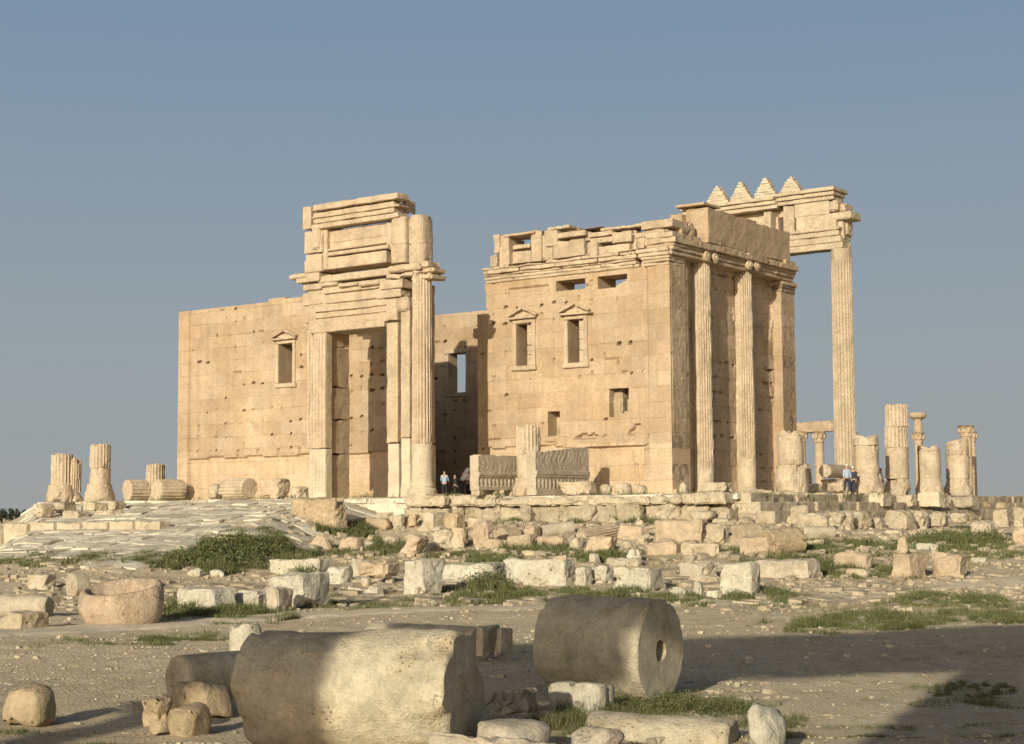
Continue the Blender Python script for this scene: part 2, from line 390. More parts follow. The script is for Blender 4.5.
# front retaining wall: coping course over a lower, more worn course
wall = empty('podium_wall', (0, PY0, -1.35), 'low retaining wall of two worn courses of blocks along the front edge of the temple terrace', 'retaining wall')
rng = random.Random(5)
cop = MB(); x = -11.5; k = 0
while x < 7.2:
    w = rng.uniform(1.6, 3.6); k += 1
    w = min(w, 8.4-x)
    boxm(cop, x+.03, x+w-.03, PY0-.55-rng.uniform(0, .2), PY0+.5, -.52+rng.uniform(-.03, 0), .02+rng.uniform(-.16, .04), seed=k, r=.10, amp=.05, chip=.45, res=.14, warp=.06, tone=rng.uniform(.92, 1.1)); x += w
build('coping_course', cop, M_BLOCK, wall)
low = MB(); x = -11.8
while x < 7.6:
    w = rng.uniform(.7, 1.9); k += 1
    boxm(low, x+.02, x+w-.02, PY0-.25-rng.uniform(0, .4), PY0+.5, -1.5, -.53-.12*(rng.random() < .3), seed=k+40, r=.09, amp=.06, chip=.45, res=.14, warp=.08, tone=rng.uniform(.85, 1.05)); x += w
build('lower_course', low, M_BLOCK, wall)
# the right flank steps down in long worn treads
fk = empty('podium_steps', (PX1, 9, -1.35), 'worn stone steps running along the right flank of the temple terrace below the column stumps', 'steps')
for kk, (z0, z1, ox) in enumerate(((-1.5, -.9, 1.7), (-1.0, -.45, 1.0), (-.55, -.03, .35))):
    st = MB(); y = -8.0
    while y < 33:
        w = rng.uniform(1.4, 3.2); k += 1
        boxm(st, PX1-.6, PX1+ox+rng.uniform(-.12, .12), y+.02, y+w-.02, z0, z1+rng.uniform(-.04, .03), seed=k, r=.05, amp=.03, chip=.15, res=.5, tone=rng.uniform(.88, 1.08)); y += w
    build('step', st, M_BLOCK, fk)

# ================================================================== relief walls
BW, BH = 1.75, .86
def ashlar(U, Z, seed, bw=BW, bh=BH, chips=1.0, rough=.015):
    row = np.floor(Z/bh); off = (row % 2)*.5*bw
    colm = np.floor((U+off)/bw)
    r1 = _h(colm.astype(np.int64), row.astype(np.int64), 0*row.astype(np.int64), seed)
    r2 = _h(colm.astype(np.int64), row.astype(np.int64), 0*row.astype(np.int64)+3, seed)
    d = (r1-.5)*.03*(.5+chips)+rough*fbm(U*.9, Z*.9, 0, seed, 3)+.01*vnoise(U*5, Z*5, 1, seed)
    tone = 1+(r2-.5)*.15+.14*fbm(U*.25, Z*.35, 2, seed+4, 3)
    du = np.abs(((U+off)/bw+.5) % 1-.5)*bw; dz = np.abs((Z/bh+.5) % 1-.5)*bh
    n = fbm(U*.7, Z*.7, 5, seed+8, 2)
    jr = np.floor(Z/bh+.5).astype(np.int64); jc = np.floor((U+off)/bw+.5).astype(np.int64); hh = _h(jc, jr, 0*jr+5, seed); h2 = _h(jc, jr, 0*jr+6, seed)
    c = (np.abs(dz) < .045+.05*h2) & (du < .05+.14*h2*h2) & (hh > .70-.14*vnoise(U*.15, Z*.2, 0, seed+6))           # clamp holes robbed at the joints
    c2 = (du < .06) & (dz < .10+.3*h2) & (hh < .22) & (n > -.15) | (dz < .06) & (n > .42) & (vnoise(U*1.3, Z*1.3, 7, seed+2) > .15)
    d = d-chips*(.55*c+.12*c2)
    tone = tone*(1-.10*c2)
    return d, tone
def lines(a, b, res, snaps=()):
    g = np.linspace(a, b, int(round((b-a)/res))+1)
    for s in snaps:
        i = 1+int(np.argmin(np.abs(g[1:-1]-s))); g[i] = s
    return g
def relief(mb, O, ud, ul, zl, keep, dep, thick):
    ud = np.array(ud, float); n = np.cross(ud, Zv); O = np.array(O, float)
    U, Z = np.meshgrid(ul, zl, indexing='ij'); D, T = dep(U, Z)
    K = keep((U[:-1, :-1]+U[1:, 1:])/2, (Z[:-1, :-1]+Z[1:, 1:])/2)
    Fp = O+U[..., None]*ud+Z[..., None]*Zv+D[..., None]*n; Bp = O+U[..., None]*ud+Z[..., None]*Zv-thick*n
    nu, nz = U.shape; idx = np.arange(nu*nz).reshape(nu, nz); M = nu*nz
    q = np.stack([idx[:-1, :-1], idx[1:, :-1], idx[1:, 1:], idx[:-1, 1:]], -1)
    f1 = q[K]; f2 = (q[K][:, ::-1])+M
    Kp = np.pad(K, 1)
    out = [f1, f2]
    def side(m, a, b): out.append(np.stack([b[m], a[m], a[m]+M, b[m]+M], -1))
    side(K & ~Kp[1:-1, :-2], idx[:-1, :-1], idx[1:, :-1])
    side(K & ~Kp[1:-1, 2:], idx[1:, 1:], idx[:-1, 1:])
    side(K & ~Kp[:-2, 1:-1], idx[:-1, 1:], idx[:-1, :-1])
    side(K & ~Kp[2:, 1:-1], idx[1:, :-1], idx[1:, 1:])
    F = np.concatenate(out); V = np.concatenate([Fp.reshape(-1, 3), Bp.reshape(-1, 3)]); TT = np.concatenate([T.reshape(-1), T.reshape(-1)*.97])
    us = np.unique(F); rm = -np.ones(len(V), int); rm[us] = np.arange(len(us))
    mb.add(V[us], rm[F], TT[us]); return mb
def inr(U, Z, r): return (U > r[0]) & (U < r[1]) & (Z > r[2]) & (Z < r[3])

temple = empty('ruined_temple', (-20, 7, 0), 'roofless sandstone temple with small pedimented windows and tall fluted half columns on its right end', 'temple')
def wrect(x0, y0, x1, y1, Y=0.0):
    xa, zb = onY(x0, (y1), Y); xb, za = onY(x1, y0, Y); return (xa, xb, zb, za)
XL = onY(178.5, 400, 0)[0]; XG = -12.9; ZT = onY(240, 304.5, 0)[1]
WT = 1.9
# ---- windows, as wall rectangles (u0,u1,z0,z1)
win1 = wrect(279, 343, 293, 383.5)          # left wall
win2 = wrect(517, 322.5, 532, 366)
win3 = wrect(568.5, 318.5, 584, 363)
hole_sq = wrect(616.5, 341, 621.5, 346); hole_big = wrect(610, 387, 628, 417); hole_mid = wrect(548, 411, 560, 436)
# left front wall
def front_depth(orth_z, seed, u_end=None):
    def f(U, Z):
        d, t = ashlar(U, Z, seed)
        lowm = Z < orth_z+.06*vnoise(U*1.1, 0, 3, 2)
        d2 = -.19+.11*fbm(U*.9, Z*1.0, 4, seed+9, 4)-.09*(np.abs((U/2.45+.5) % 1-.5)*2.45 < .06)*(vnoise(U*.4, Z*.9, 2, 3) > -.2)
        d = np.where(lowm, d2, d); t = np.where(lowm, 1.19+.12*fbm(U*.5, Z*.7, 2, 5, 3), t)
        nb_ = (Z > orth_z-.02) & (Z < orth_z+.45) & (np.abs((U/1.9+.3) % 1-.5)*1.9 < .07+.5*(Z-orth_z)*0) & (vnoise(U*.3, 1, 2, 4) > -.5); d = np.where(nb_, d-.16, d)
        lip = (Z > orth_z) & (Z < orth_z+.22); d = d-np.where(lip, .14*np.maximum(0, fbm(U*1.1, Z*1.4, 6, seed+3, 2)+.1), 0)
        return d, t
    return f
OZ = onY(250, 457, 0)[1]
fd1 = front_depth(OZ, 21)
def dep_left(U, Z):
    d, t = fd1(U, Z)
    pil = U < XL+1.05
    d = np.where(pil, .05+.01*fbm(U, Z, 3, 4), d)
    d = np.where((U > XL+1.05) & (U < XL+1.22) & (Z > OZ+.2), -.12, d)
    return d, t
topn = lambda U: ZT-.02+.07*np.round(1.6*vnoise(U*.42, 3.3, 1, 6))+.12*((U > -31) & (U < -27.5))
ul = lines(XL, -18.8, .1, win1[:2]); zl = lines(-.1, ZT+.35, .1, win1[2:])
mb = relief(MB(), (0, 0, 0), (1, 0, 0), ul, zl, lambda U, Z: (Z < topn(U)) & ~inr(U, Z, win1), dep_left, WT)
build('front_wall', mb, M_WALL, temple)
# right front wall
ZB = onY(600, 263, 0)[1]; ZC0 = onY(560, 276, 0)[1]
slit1 = wrect(556, 278, 585, 291.5); slit2 = wrect(598, 273, 627, 289.5)
sl3 = wrect(508, 284, 548, 297)
def dep_right(U, Z):
    d, t = front_depth(OZ+.05, 33)(U, Z)
    for (x, y, w, h, dd) in ((636, 401, 3, 3, .1),):
        pass
    d = np.where(inr(U, Z, hole_sq), -.8, d); d = np.where(inr(U, Z, sl3), -.14, d)
    pil = (U > -1.45); d = np.where(pil & (Z < 13), .06+.012*fbm(U*.8, Z*.8, 3, 4), d)
    low = (Z < OZ+.5) & (Z > OZ-.1) & (U < -1.6) & (U > -7.2)
    d = np.where(low, .12+.10*fbm(U*1.0, Z*1.6, 8, 4, 2), d)
    ero = (Z > OZ+.35) & (Z < OZ+1.1) & (U > -7.0) & (U < -2)
    d = np.where(ero & (fbm(U*1.3, Z*1.0, 3, 77, 2) > .22), -.22, d)
    t = np.where(Z < .8, t*1.04, t)
    return d, t
def keep_right(U, Z):
    k = Z < 12.75
    for r in (win2, win3, hole_mid, slit1): k &= ~inr(U, Z, r)
    hb = hole_big; k &= ~(inr(U, Z, hb) & ((Z-hb[2]) > .35*(U-hb[0]) - .1))
    s = slit2; k &= ~(inr(U, Z, s) & ((Z-s[2])/(s[3]-s[2]) > 1.1*(U-s[0])/(s[1]-s[0])-.55))
    k &= ~((U < XG+.12+.10*np.floor(2.2*vnoise(Z*.7, 1, 2, 8))*.5))
    return k
ul = lines(XG-.1, 0, .1, win2[:2]+win3[:2]+hole_sq[:2]+hole_mid[:2]+slit1[:2]); zl = lines(-.1, 12.75, .1, win2[2:]+win3[2:]+hole_mid[2:]+hole_sq[2:]+slit1[2:])
mb = relief(MB(), (0, 0, 0), (1, 0, 0), ul, zl, keep_right, dep_right, WT)
build('front_wall', mb, M_WALL, temple)
# pale broken infill in the right-hand windows and stubs of masonry inside the robbed holes
for w, s in ((win2, 1), (win3, 2)):
    mb = MB(); xm = (w[0]+w[1])/2
    z = w[2]
    while z < w[3]-.1:
        h = min(random.uniform(.5, .9), w[3]-z); boxm(mb, xm+.02*s, w[1]+.01, .22, 1.0, z, z+h-.01, seed=int(z*9)+s, r=.03, res=.3, amp=.012); z += h
    build('window_infill', mb, M_TRIM, temple)
mb = MB(); boxm(mb, hole_big[0]-.1, hole_big[0]+.5, .5, 1.7, hole_big[2]-.1, hole_big[3], seed=8, amp=.08, chip=.3, r=.1)
boxm(mb, hole_big[0]+.6, hole_big[0]+.9, .7, 1.8, hole_big[2]-.1, hole_big[3]-.6, seed=9, amp=.06, chip=.3, r=.1)
build('hole_rubble', mb, M_ROUGH, temple)
mb = MB(); boxm(mb, hole_mid[0]-.1, hole_mid[1]+.1, .9, 1.8, hole_mid[2]-.1, hole_mid[3]+.1, seed=12, amp=.06, chip=.2, r=.06)
build('hole_rubble', mb, M_ROUGH, temple)
# window frames with pediments
def window_frame(w, seed):
    x0, x1, z0, z1 = w; b = .26
    mb = MB()
    boxm(mb, x0-b, x0, -.10, .3, z0-.02, z1, seed, r=.02, res=.3, amp=.008); boxm(mb, x1, x1+b, -.10, .3, z0-.02, z1, seed+1, r=.02, res=.3, amp=.008)
    boxm(mb, x0-b, x1+b, -.11, .3, z1, z1+.20, seed+2, r=.02, res=.3, amp=.008)
    f = build('window', mb, M_TRIM, temple)
    s = MB(); boxm(s, x0-b-.08, x1+b+.08, -.16, .2, z0-.30, z0-.02, seed+3, r=.04, amp=.02, chip=.12); build('sill', s, M_TRIM, f, origin=np.array(temple.location))
    p = MB(); xm = (x0+x1)/2; e = b+.22
    boxm(p, x0-e, x1+e, -.34, .1, z1+.24, z1+.37, seed+4, r=.03, amp=.015, chip=.08)
    for sg in (-1, 1):
        L = math.hypot((x1-x0)/2+e, .42); P, F, t = stone(L, .42, .13, .3, .03, .015, seed+5+sg, .10)
        a = math.atan2(.42, (x1-x0)/2+e); P = P@np.array(Matrix.Rotation(sg*a, 3, 'Y')).T
        p.add(P+np.array([xm+sg*((x1-x0)/2+e)/2, -.13, z1+.40+.21-.02]), F, t)
    boxm(p, x0-.15, x1+.15, -.06, .1, z1+.36, z1+.6, seed+6, r=.02)
    build('pediment', p, M_TRIM, f, origin=np.array(temple.location))
    return f
window_frame(win1, 1); window_frame(win2, 21); window_frame(win3, 31)

# entablature over the right front wall: fascias, frieze and a worn cornice
cr = MB()
xe = onY(641, 255, 0)[0]
bands = [(12.75, 12.93, -.10), (12.93, 13.12, -.16), (13.12, 13.25, -.24), (13.25, 13.48, -.38), (13.48, 13.66, -.46)]
for bi, (z0, z1, yy) in enumerate(bands):
    x = XG+.15-.05*bi; k = 0
    while x < xe-.3:
        w = random.uniform(2.0, 3.4); x2 = min(x+w, xe+random.uniform(-.5, .2)); k += 1
        boxm(cr, x, x2-.015, yy-random.uniform(0, .04), WT if bi == 0 else 1.4, z0+.002, z1-.002+(random.uniform(-.1, 0) if bi == 4 else 0), seed=bi*20+k, res=.3, r=.035, amp=.015+.006*bi, chip=.05+.05*bi, tone=random.uniform(.95, 1.05)); x = x2
boxm(cr, xe, -1.5, .03, WT, 12.75, 13.66, 71, r=.03, amp=.03, chip=.15); boxm(cr, xe-.2, -1.7, -.08, .8, 13.2, 13.6, 72, r=.05, amp=.03, chip=.2)
build('cornice', cr, M_TRIM, temple)
# parapet: broken blocks, a framed recess at its left end and an uneven top line
pr = MB()
def pb(x0, y0, x1, y1, Yf=.05, Yb=1.6, seed=0, **k):
    a, z0 = onY(x0, y1, Yf); b, z1 = onY(x1, y0, Yf); boxm(pr, a, b, Yf, Yb, z0, z1, seed=seed, **k)
for i, b in enumerate([(490, 254, 496.5, 267.5, -.02), (493, 234, 499, 254, .0), (499, 234, 506.5, 267, .10), (503, 230.5, 534, 237, -.18), (502.5, 237, 508.5, 266, -.02),
                       (508.5, 243, 530.5, 250, .42), (510, 250, 530.5, 266, .38), (531, 229, 541, 262, -.02), (541, 235, 546, 262, .12),
                       (544, 229, 557, 247, .06), (544, 246.5, 552, 261.5, -.02), (551, 247, 555, 261, .22),
                       (547, 224.5, 569, 230.5, .06), (557, 229.5, 585, 238.5, .09), (553, 238, 584, 258.5, .08), (568, 226.5, 601, 231, .10),
                       (585, 231, 590.5, 254, .45), (590, 242, 597, 255.5, .0), (588, 230, 612, 237.5, .08), (590, 237, 613, 244, .11), (597, 243, 629, 254.5, .08), (600, 223, 642, 231, .10),
                       (611, 230, 631, 243.5, .09), (629, 230, 636, 250, .45), (635, 237, 644, 249, .0), (634, 229.5, 664, 238, .07), (641, 218, 672, 230, .08), (643, 237.5, 652, 246, .08), (652, 236, 668, 240, .05)]):
    pb(*b, seed=100+i, r=.03, amp=.018, chip=.14, res=.2, tone=random.uniform(.93, 1.06))
pb(494, 245, 664, 266, .22, 1.7, seed=140, res=.5); pb(545, 229, 668, 246, .22, 1.7, seed=141, res=.5)
build('parapet', pr, M_TRIM, temple)

# corner pilaster capital (moulded) at the near right corner, and pilasters
cp = MB()
for i, (z0, z1, o) in enumerate(((12.72, 12.9, .10), (12.9, 13.06, .16), (13.06, 13.24, .24), (13.24, 13.44, .34), (13.44, 13.66, .44))):
    boxm(cp, -1.5-o*.9, .03+o*.35, -.08-o, 1.5, z0+.002, z1-.002, seed=60+i, r=.03, amp=.018, chip=.10, res=.25)
build('pilaster_capital', cp, M_TRIM, temple)
# right end wall: recessed field, corner pilasters, half columns
EY = 14.6
def dep_side(U, Z):
    d, t = ashlar(U, Z, 55, 1.6, .86, chips=1.6, rough=.05)
    big = fbm(U*.35, Z*.22, 4, 9, 3); d = d-.12*(big > .22); 
    return d-.55, t*(1-.0*Z)
ul = lines(0, EY, .1); zl = lines(-.1, 13.4, .1)
mb = relief(MB(), (0, 0, 0), (0, 1, 0), ul, zl, lambda U, Z: (U > 1.3) & (U < EY-.2), dep_side, 1.4)
build('end_wall', mb, M_SIDE, temple)
def pil_side(y0, y1, seed, xb=-1.9):
    mb = MB()
    def dp(U, Z):
        d, t = ashlar(U, Z, seed, 1.9, 1.3, chips=.2, rough=.008)
        e = (Z < 3.2); d = d-np.where(e, .10*np.maximum(0, fbm(U*1.6, Z*1.1, 2, seed, 3)+.25), 0)
        return d+.02, t
    relief(mb, (0, 0, 0), (0, 1, 0), lines(y0, y1, .12), lines(-.1, 13.0, .12), lambda U, Z: U < 99, dp, abs(xb))
    boxm(mb, -.8, .18, y0-.08, y1+.08, -.1, .35, seed, amp=.03, chip=.15, r=.06)
    return mb
build('corner_pilaster', pil_side(.08, 1.55, 5), M_SIDE, temple)
yf0, _ = onX(782.5, 380, 0); yf1, _ = onX(795.5, 380, 0)
mb = pil_side(yf0, yf1, 6)
build('corner_pilaster', mb, M_WALL, temple)
cpf = MB()
for i, (z0, z1, o) in enumerate(((12.55, 12.8, .04), (12.8, 13.0, .09), (13.0, 13.24, .14))):
    boxm(cpf, -.8, .05+o, yf0-o, yf1+o, z0+.002, z1-.002, seed=80+i, r=.03, amp=.02, chip=.12, res=.25)
    build('pilaster_capital', cpf, M_SIDE, temple)
def half_column(px, seed, low_pale):
    y, _ = onX(px, 380, 0.05); x = 0.0
    zt = onX(px, 262 if px < 720 else 270, .05)[1]
    mb = MB(); L = zt
    z0 = 2.2 if low_pale else 1.1
    zs = [(0, .60), (.1, .62), (.22, .60), (.3, .53), (.4, .55), (.5, .48)]
    V, F, t = drum(.5, .45, L, flutes=20, fd=.10, amp=.028, seed=seed, chip=.12, res=.3, prof=None, flute_range=(z0, L))
    V[:, 0] = np.where(V[:, 0] < 0, V[:, 0]*1.6, V[:, 0])
    mb.add(V+np.array([x-.1, y, 0]), F, t)
    V, F, t = drum(.5, .5, .55, seg=40, amp=.03, seed=seed+3, chip=.2, prof=[(0, .66), (.12, .7), (.3, .66), (.4, .58), (.55, .54)]); mb.add(V+np.array([x-.1, y, 0]), F, t)
    if low_pale:
        V, F, t = drum(.54, .53, 2.2, seg=40, amp=.015, seed=seed+4, chip=.06); mb.add(V+np.array([x-.1, y, 0]), F, t*1.1)
    else:
        V, F, t = drum(.52, .5, 2.0, seg=40, amp=.035, seed=seed+4, chip=.14); mb.add(V+np.array([x-.1, y, 0]), F, t)
    h = build('half_column', mb, M_STUMP, temple)
    cb = MB()                                            # Ionic capital with two scrolls
    for s in (-1, 1):
        V, F, t = drum(.32, .32, 1.1, seg=28, amp=.01, seed=seed+6, chip=.05, prof=[(0, .3), (.1, .32), (.3, .22), (.75, .22), (1.0, .33), (1.1, .28)])
        cb.add(lay(V, (x-.50, y+s*.46, zt+.20), (1, 0, 0)), F, t)
        V, F, t = drum(.18, .15, 1.2, seg=20, seed=seed+7, amp=.01); cb.add(lay(V, (x-.50, y+s*.46, zt+.20), (1, 0, 0)), F, t)
    boxm(cb, x-.5, x+.42, y-.5, y+.5, zt+.18, zt+.42, seed, r=.04, amp=.015)
    V, F, t = drum(.46, .52, .32, seg=32, amp=.015, seed=seed+8); cb.add(V+np.array([x-.05, y, zt-.08]), F, t)
    boxm(cb, x-.6, x+.46, y-.62, y+.62, zt+.42, zt+.56, seed+2, r=.04, amp=.015, chip=.1)
    build('capital', cb, M_STUMP, h, origin=np.array(temple.location))
half_column(706, 3, False); half_column(748, 4, True)
# end entablature: shaded soffit, fascias, broken cornice, attic blocks
en = MB(); zb = 13.25
for i, (z0, z1, o) in enumerate(((zb, zb+.24, .30), (zb+.24, zb+.46, .38), (zb+.46, zb+.62, .44), (zb+.62, zb+.95, .64), (zb+.95, zb+1.30, .54))):
    y = -.30-(.0 if i < 3 else .15); k = 0
    while y < EY-.6:
        w = random.uniform(2.2, 3.6); y2 = min(y+w, EY-.25); k += 1
        boxm(en, -1.3, o+random.uniform(-.03, .03) if i < 4 else o-.2*random.random(), y, y2-.012, z0+.003, z1-.003-(random.uniform(0, .22) if i == 4 else 0), seed=i*30+k, r=.04, amp=.014+.012*(i > 2), chip=.05+.10*(i > 2), res=.3, tone=random.uniform(.93, 1.04)); y = y2
build('end_cornice', en, M_SIDE, temple)
ya, za0 = onX(708, 232, .30); _, za1 = onX(708, 204.5, .30); yb = onX(790, 235, .30)[0]
at1 = MB(); ymid = onX(757, 230, .3)[0]
boxm(at1, -1.15, .30, ya, ymid-.02, 14.4, za1-.15, 301, r=.03, amp=.02, chip=.10, res=.3); boxm(at1, -1.1, .28, ymid, yb, 14.4, za1-.25, 302, r=.03, amp=.02, chip=.12, res=.3)
xs1, zs1 = onY(675, 206, ya-.3); xs2, zs2 = onY(704, 201.5, ya-.3); boxm(at1, xs1, xs2, ya-.3, ya+1.6, zs1-.12, zs2, 303, r=.03, amp=.01, chip=.03); boxm(at1, xs1+.6, xs2-.9, ya+.1, ya+1.6, 14.9, zs1, 304, r=.05, amp=.03, chip=.15)
boxm(at1, -2.0, -1.16, ya-.4, ya+1.2, 14.4, za1-.35, 305, r=.05, amp=.03, chip=.15); boxm(at1, -1.1, .1, 1.0, ya-1.1, 14.3, 15.05, 306, r=.08, amp=.06, chip=.3)
boxm(at1, -1.9, -.5, .3, 2.2, 13.66, 15.0, 307, r=.06, amp=.05, chip=.2); boxm(at1, -1.0, -.3, ya-1.5, ya-.5, 14.6, 15.6, 308, r=.08, amp=.06, chip=.3)
build('attic_block', at1, M_WALL, temple)
# inner faces: far wall with its window, left end wall, jamb stub of the doorway
FY = 12.7
win4 = wrect(449, 352.5, 466, 393, FY)
def keep_far(U, Z): return (Z < ZT-.1+.1*np.round(1.4*vnoise(U*.4, 9, 1, 3))) & ~inr(U, Z, win4)
def dep_far(U, Z): return ashlar(U, Z, 77, chips=1.2)
mb = relief(MB(), (0, FY, 0), (1, 0, 0), lines(XL+.5, -.9, .13, win4[:2]), lines(-.1, ZT+.2, .13, win4[2:]), keep_far, dep_far, .95)
build('rear_wall', mb, M_WALL, temple)
f4 = MB(); x0, x1, z0, z1 = win4
boxm(f4, x0-.3, x0, FY-.1, FY+.3, z0, z1, 1); boxm(f4, x1, x1+.3, FY-.1, FY+.3, z0, z1, 2); boxm(f4, x0-.45, x1+.45, FY-.14, FY+.3, z1, z1+.28, 3, chip=.1); boxm(f4, x0-.3, x1+.3, FY-.1, FY+.3, z0-.3, z0, 4)
build('window', f4, M_TRIM, temple)
mb = relief(MB(), (XL+1.9, 0, 0), (0, 1, 0), lines(.5, FY+1, .25), lines(-.1, ZT-.1, .25), lambda U, Z: U < 99, lambda U, Z: ashlar(U, Z, 91), 1.85)
build('end_wall', mb, M_SIDE, temple)
jb = MB(); zj = onY(482, 313, 0)[1]
def dj(U, Z): d, t = ashlar(U, Z, 61, 3, .95, chips=.4); return d, t
relief(jb, (0, .5, 0), (1, 0, 0), lines(XG-.95, XG+.25, .1), lines(-.1, zj, .1), lambda U, Z: U < XG+.5+0*Z, dj, 1.3)
boxm(jb, XG-1.35, XG-.95, .55, 1.2, zj-1.4, zj-.8, 5); 
build('door_jamb', jb, M_WALL, temple)

# ================================================================== standing portal in front of the temple
PYF = -7.9
def wp(px, py): return onY(px, py, PYF)
gate = empty('stone_portal', (-16, -7, 0), 'tall free-standing stone doorway with heavy broken lintel and fluted column at its right', 'portal')
def gb(mb, x0, y0, x1, y1, yo=0.0, dep=1.6, seed=0, zfix=None, **k):
    """block from a picture rectangle, its face at PYF-yo"""
    Y = PYF-yo; a, z0 = onY(x0, y1, Y); b, z1 = onY(x1, y0, Y)
    if zfix is not None: z0 = zfix
    k.setdefault('r', .035); k.setdefault('amp', .014); k.setdefault('chip', .07); k.setdefault('res', .3)
    boxm(mb, a, b, Y, Y+dep, z0, z1, seed=seed, **k)
zs_ = wp(319, 449)[1]
# left pier: lower part pale and restored, upper part original; upright fillets on its face
for nm, mt, ya_, yb_, s in (('pier_base', M_PALE, 449, 498, 1), ('pier', M_TRIM, 325, 449, 2)):
    mb = MB(); zf = 0 if nm == 'pier_base' else None
    gb(mb, 312.5, ya_, 326, yb_, 0, .55, 10+s, zfix=zf, chip=.05); gb(mb, 309, ya_, 313, yb_, -.25, 1.6, 12+s, zfix=zf, chip=.05)
    if nm == 'pier':
        bk = MB(); xr_ = onY(326, 400, PYF)[0]; xl_ = onY(312.5, 400, PYF)[0]; zt_ = wp(319, 326)[1]; z_ = 0; q_ = 0
        while z_ < zt_-.1:
            h_ = min(random.uniform(1.3, 2.6), zt_-z_); q_ += 1; boxm(bk, xl_+.1, xr_-.16+random.uniform(-.03, .03), PYF+.56, PYF+2.2, z_+.003, z_+h_-.003, 170+q_, chip=.12, amp=.02); z_ += h_
        build('rear_jamb', bk, M_WALL, gate)
        gb(mb, 306.3, ya_+5, 309.3, yb_, -.4, 1.2, 13+s)
    for q, xx in enumerate((314.0, 317.2, 320.4, 323.6)):
        gb(mb, xx, ya_+1, xx+1.7, yb_-2, .04, .2, 20+q, zfix=.35 if zf == 0 else None, r=.02, chip=.02, amp=.004)
    build(nm, mb, mt, gate)
# right pier: jamb, pilaster strip, fluted engaged column
mb = MB(); gb(mb, 387.6, 443.5, 398.5, 498, 0, 2.2, 31, zfix=0, chip=.04); gb(mb, 401, 438, 410, 498, -.05, 2.0, 32, zfix=0, chip=.04); gb(mb, 398, 444, 401.5, 498, -.35, 1.2, 33, zfix=0)
gb(mb, 400, 487, 411, 498, .14, .5, 34, zfix=0); gb(mb, 427, 444, 431.5, 498, -.9, .4, 35, zfix=0)
build('pier_base', mb, M_PALE, gate)
mb = MB(); gb(mb, 386.2, 322, 397.5, 443.5, 0, 2.2, 41, chip=.10); gb(mb, 400.5, 300, 409.5, 438, -.05, 2.0, 42, chip=.10); gb(mb, 397, 300, 401, 444, -.35, 1.3, 43); gb(mb, 426, 285, 430.5, 444, -.9, .4, 44, chip=.15, amp=.03)
gb(mb, 395, 296, 408, 312, .16, .8, 45, sph=.35, r=.1, chip=.15)
build('pier', mb, M_TRIM, gate)
xc = wp(420.5, 400)[0]; yc = PYF+.15; zc0 = wp(420, 444)[1]; zc1 = wp(420, 275)[1]
V, F, t = drum(.60, .60, zc0, seg=56, amp=.006, seed=5, chip=.01, prof=[(0, .86), (.2, .86), (.201, .80), (.34, .82), (.42, .76), (.5, .66), (.62, .70), (.72, .66), (.8, .62), (zc0*.6, .60), (zc0, .60)])
mb = MB(); mb.add(V+np.array([xc, yc, 0]), F, t); boxm(mb, xc-.86, xc+.95, yc-.88, yc+.9, 0, .16, 3, r=.02, chip=.08)
build('column_base', mb, M_PALE, gate)
V, F, t = drum(.58, .54, zc1-zc0, flutes=20, fd=.085, amp=.012, seed=6, chip=.09, res=.25)
mb = MB(); mb.add(V+np.array([xc, yc, zc0+.003]), F, t)
for q, (zz, ang) in enumerate(((zc0+3.2, -.2), (zc0+5.8, -.1), (zc0+1.2, .1))):
    pass
build('fluted_column', mb, M_TRIM, gate)
# lintel stack
mb = MB()
gb(mb, 309, 313, 384, 333.5, .10, 2.2, 51, tone=1.02, chip=.10); 
for q, (a, b, o) in enumerate(((305, 311.5, .22), (311.5, 318, .16), (318, 326, .10))): gb(mb, 314, a, 385.5, b, o, 1.8, 52+q, chip=.10)
build('lintel', mb, M_TRIM, gate)
mb = MB()
gb(mb, 323, 286.5, 377.5, 294, .22, 1.8, 61, chip=.06); gb(mb, 323, 296, 378.5, 304, .18, 1.8, 62, tone=.98); gb(mb, 324, 293, 378, 297, -.05, 1.5, 63)
gb(mb, 320, 281, 336, 287, .26, 1.6, 64, r=.08); gb(mb, 337, 282, 357, 287.5, .30, 1.6, 65, r=.08); gb(mb, 358, 279, 378, 286.5, .34, 1.6, 66, r=.08)
gb(mb, 308, 278, 385, 326, .04, 1.6, 160, chip=.03); gb(mb, 303, 283, 321, 291, .22, 1.7, 67); gb(mb, 302, 291, 322, 306, .1, 1.8, 68, taper=-.0, chip=.15); gb(mb, 304.5, 306, 313, 323, .06, 1.5, 69, chip=.25, amp=.04)
gb(mb, 376, 288, 401, 299, .2, 1.9, 70, chip=.15); gb(mb, 378, 298, 397, 322, .1, 1.9, 71, chip=.15); gb(mb, 379, 278, 402, 290, .28, 1.9, 72, chip=.2, amp=.03)
build('frieze', mb, M_TRIM, gate)
mb = MB()
gb(mb, 295, 272, 319, 283.5, .30, 1.9, 81, chip=.12); gb(mb, 288, 272.5, 306, 279.5, .38, 1.6, 82, chip=.25, amp=.04, r=.08); gb(mb, 318, 267, 394, 283, .12, 2.0, 83, tone=.95)
gb(mb, 304, 250, 386, 272.5, -.1, 1.7, 84, chip=.08); gb(mb, 309, 222, 392, 256, -.32, 1.1, 85, chip=.03)
build('cornice', mb, M_TRIM, gate)
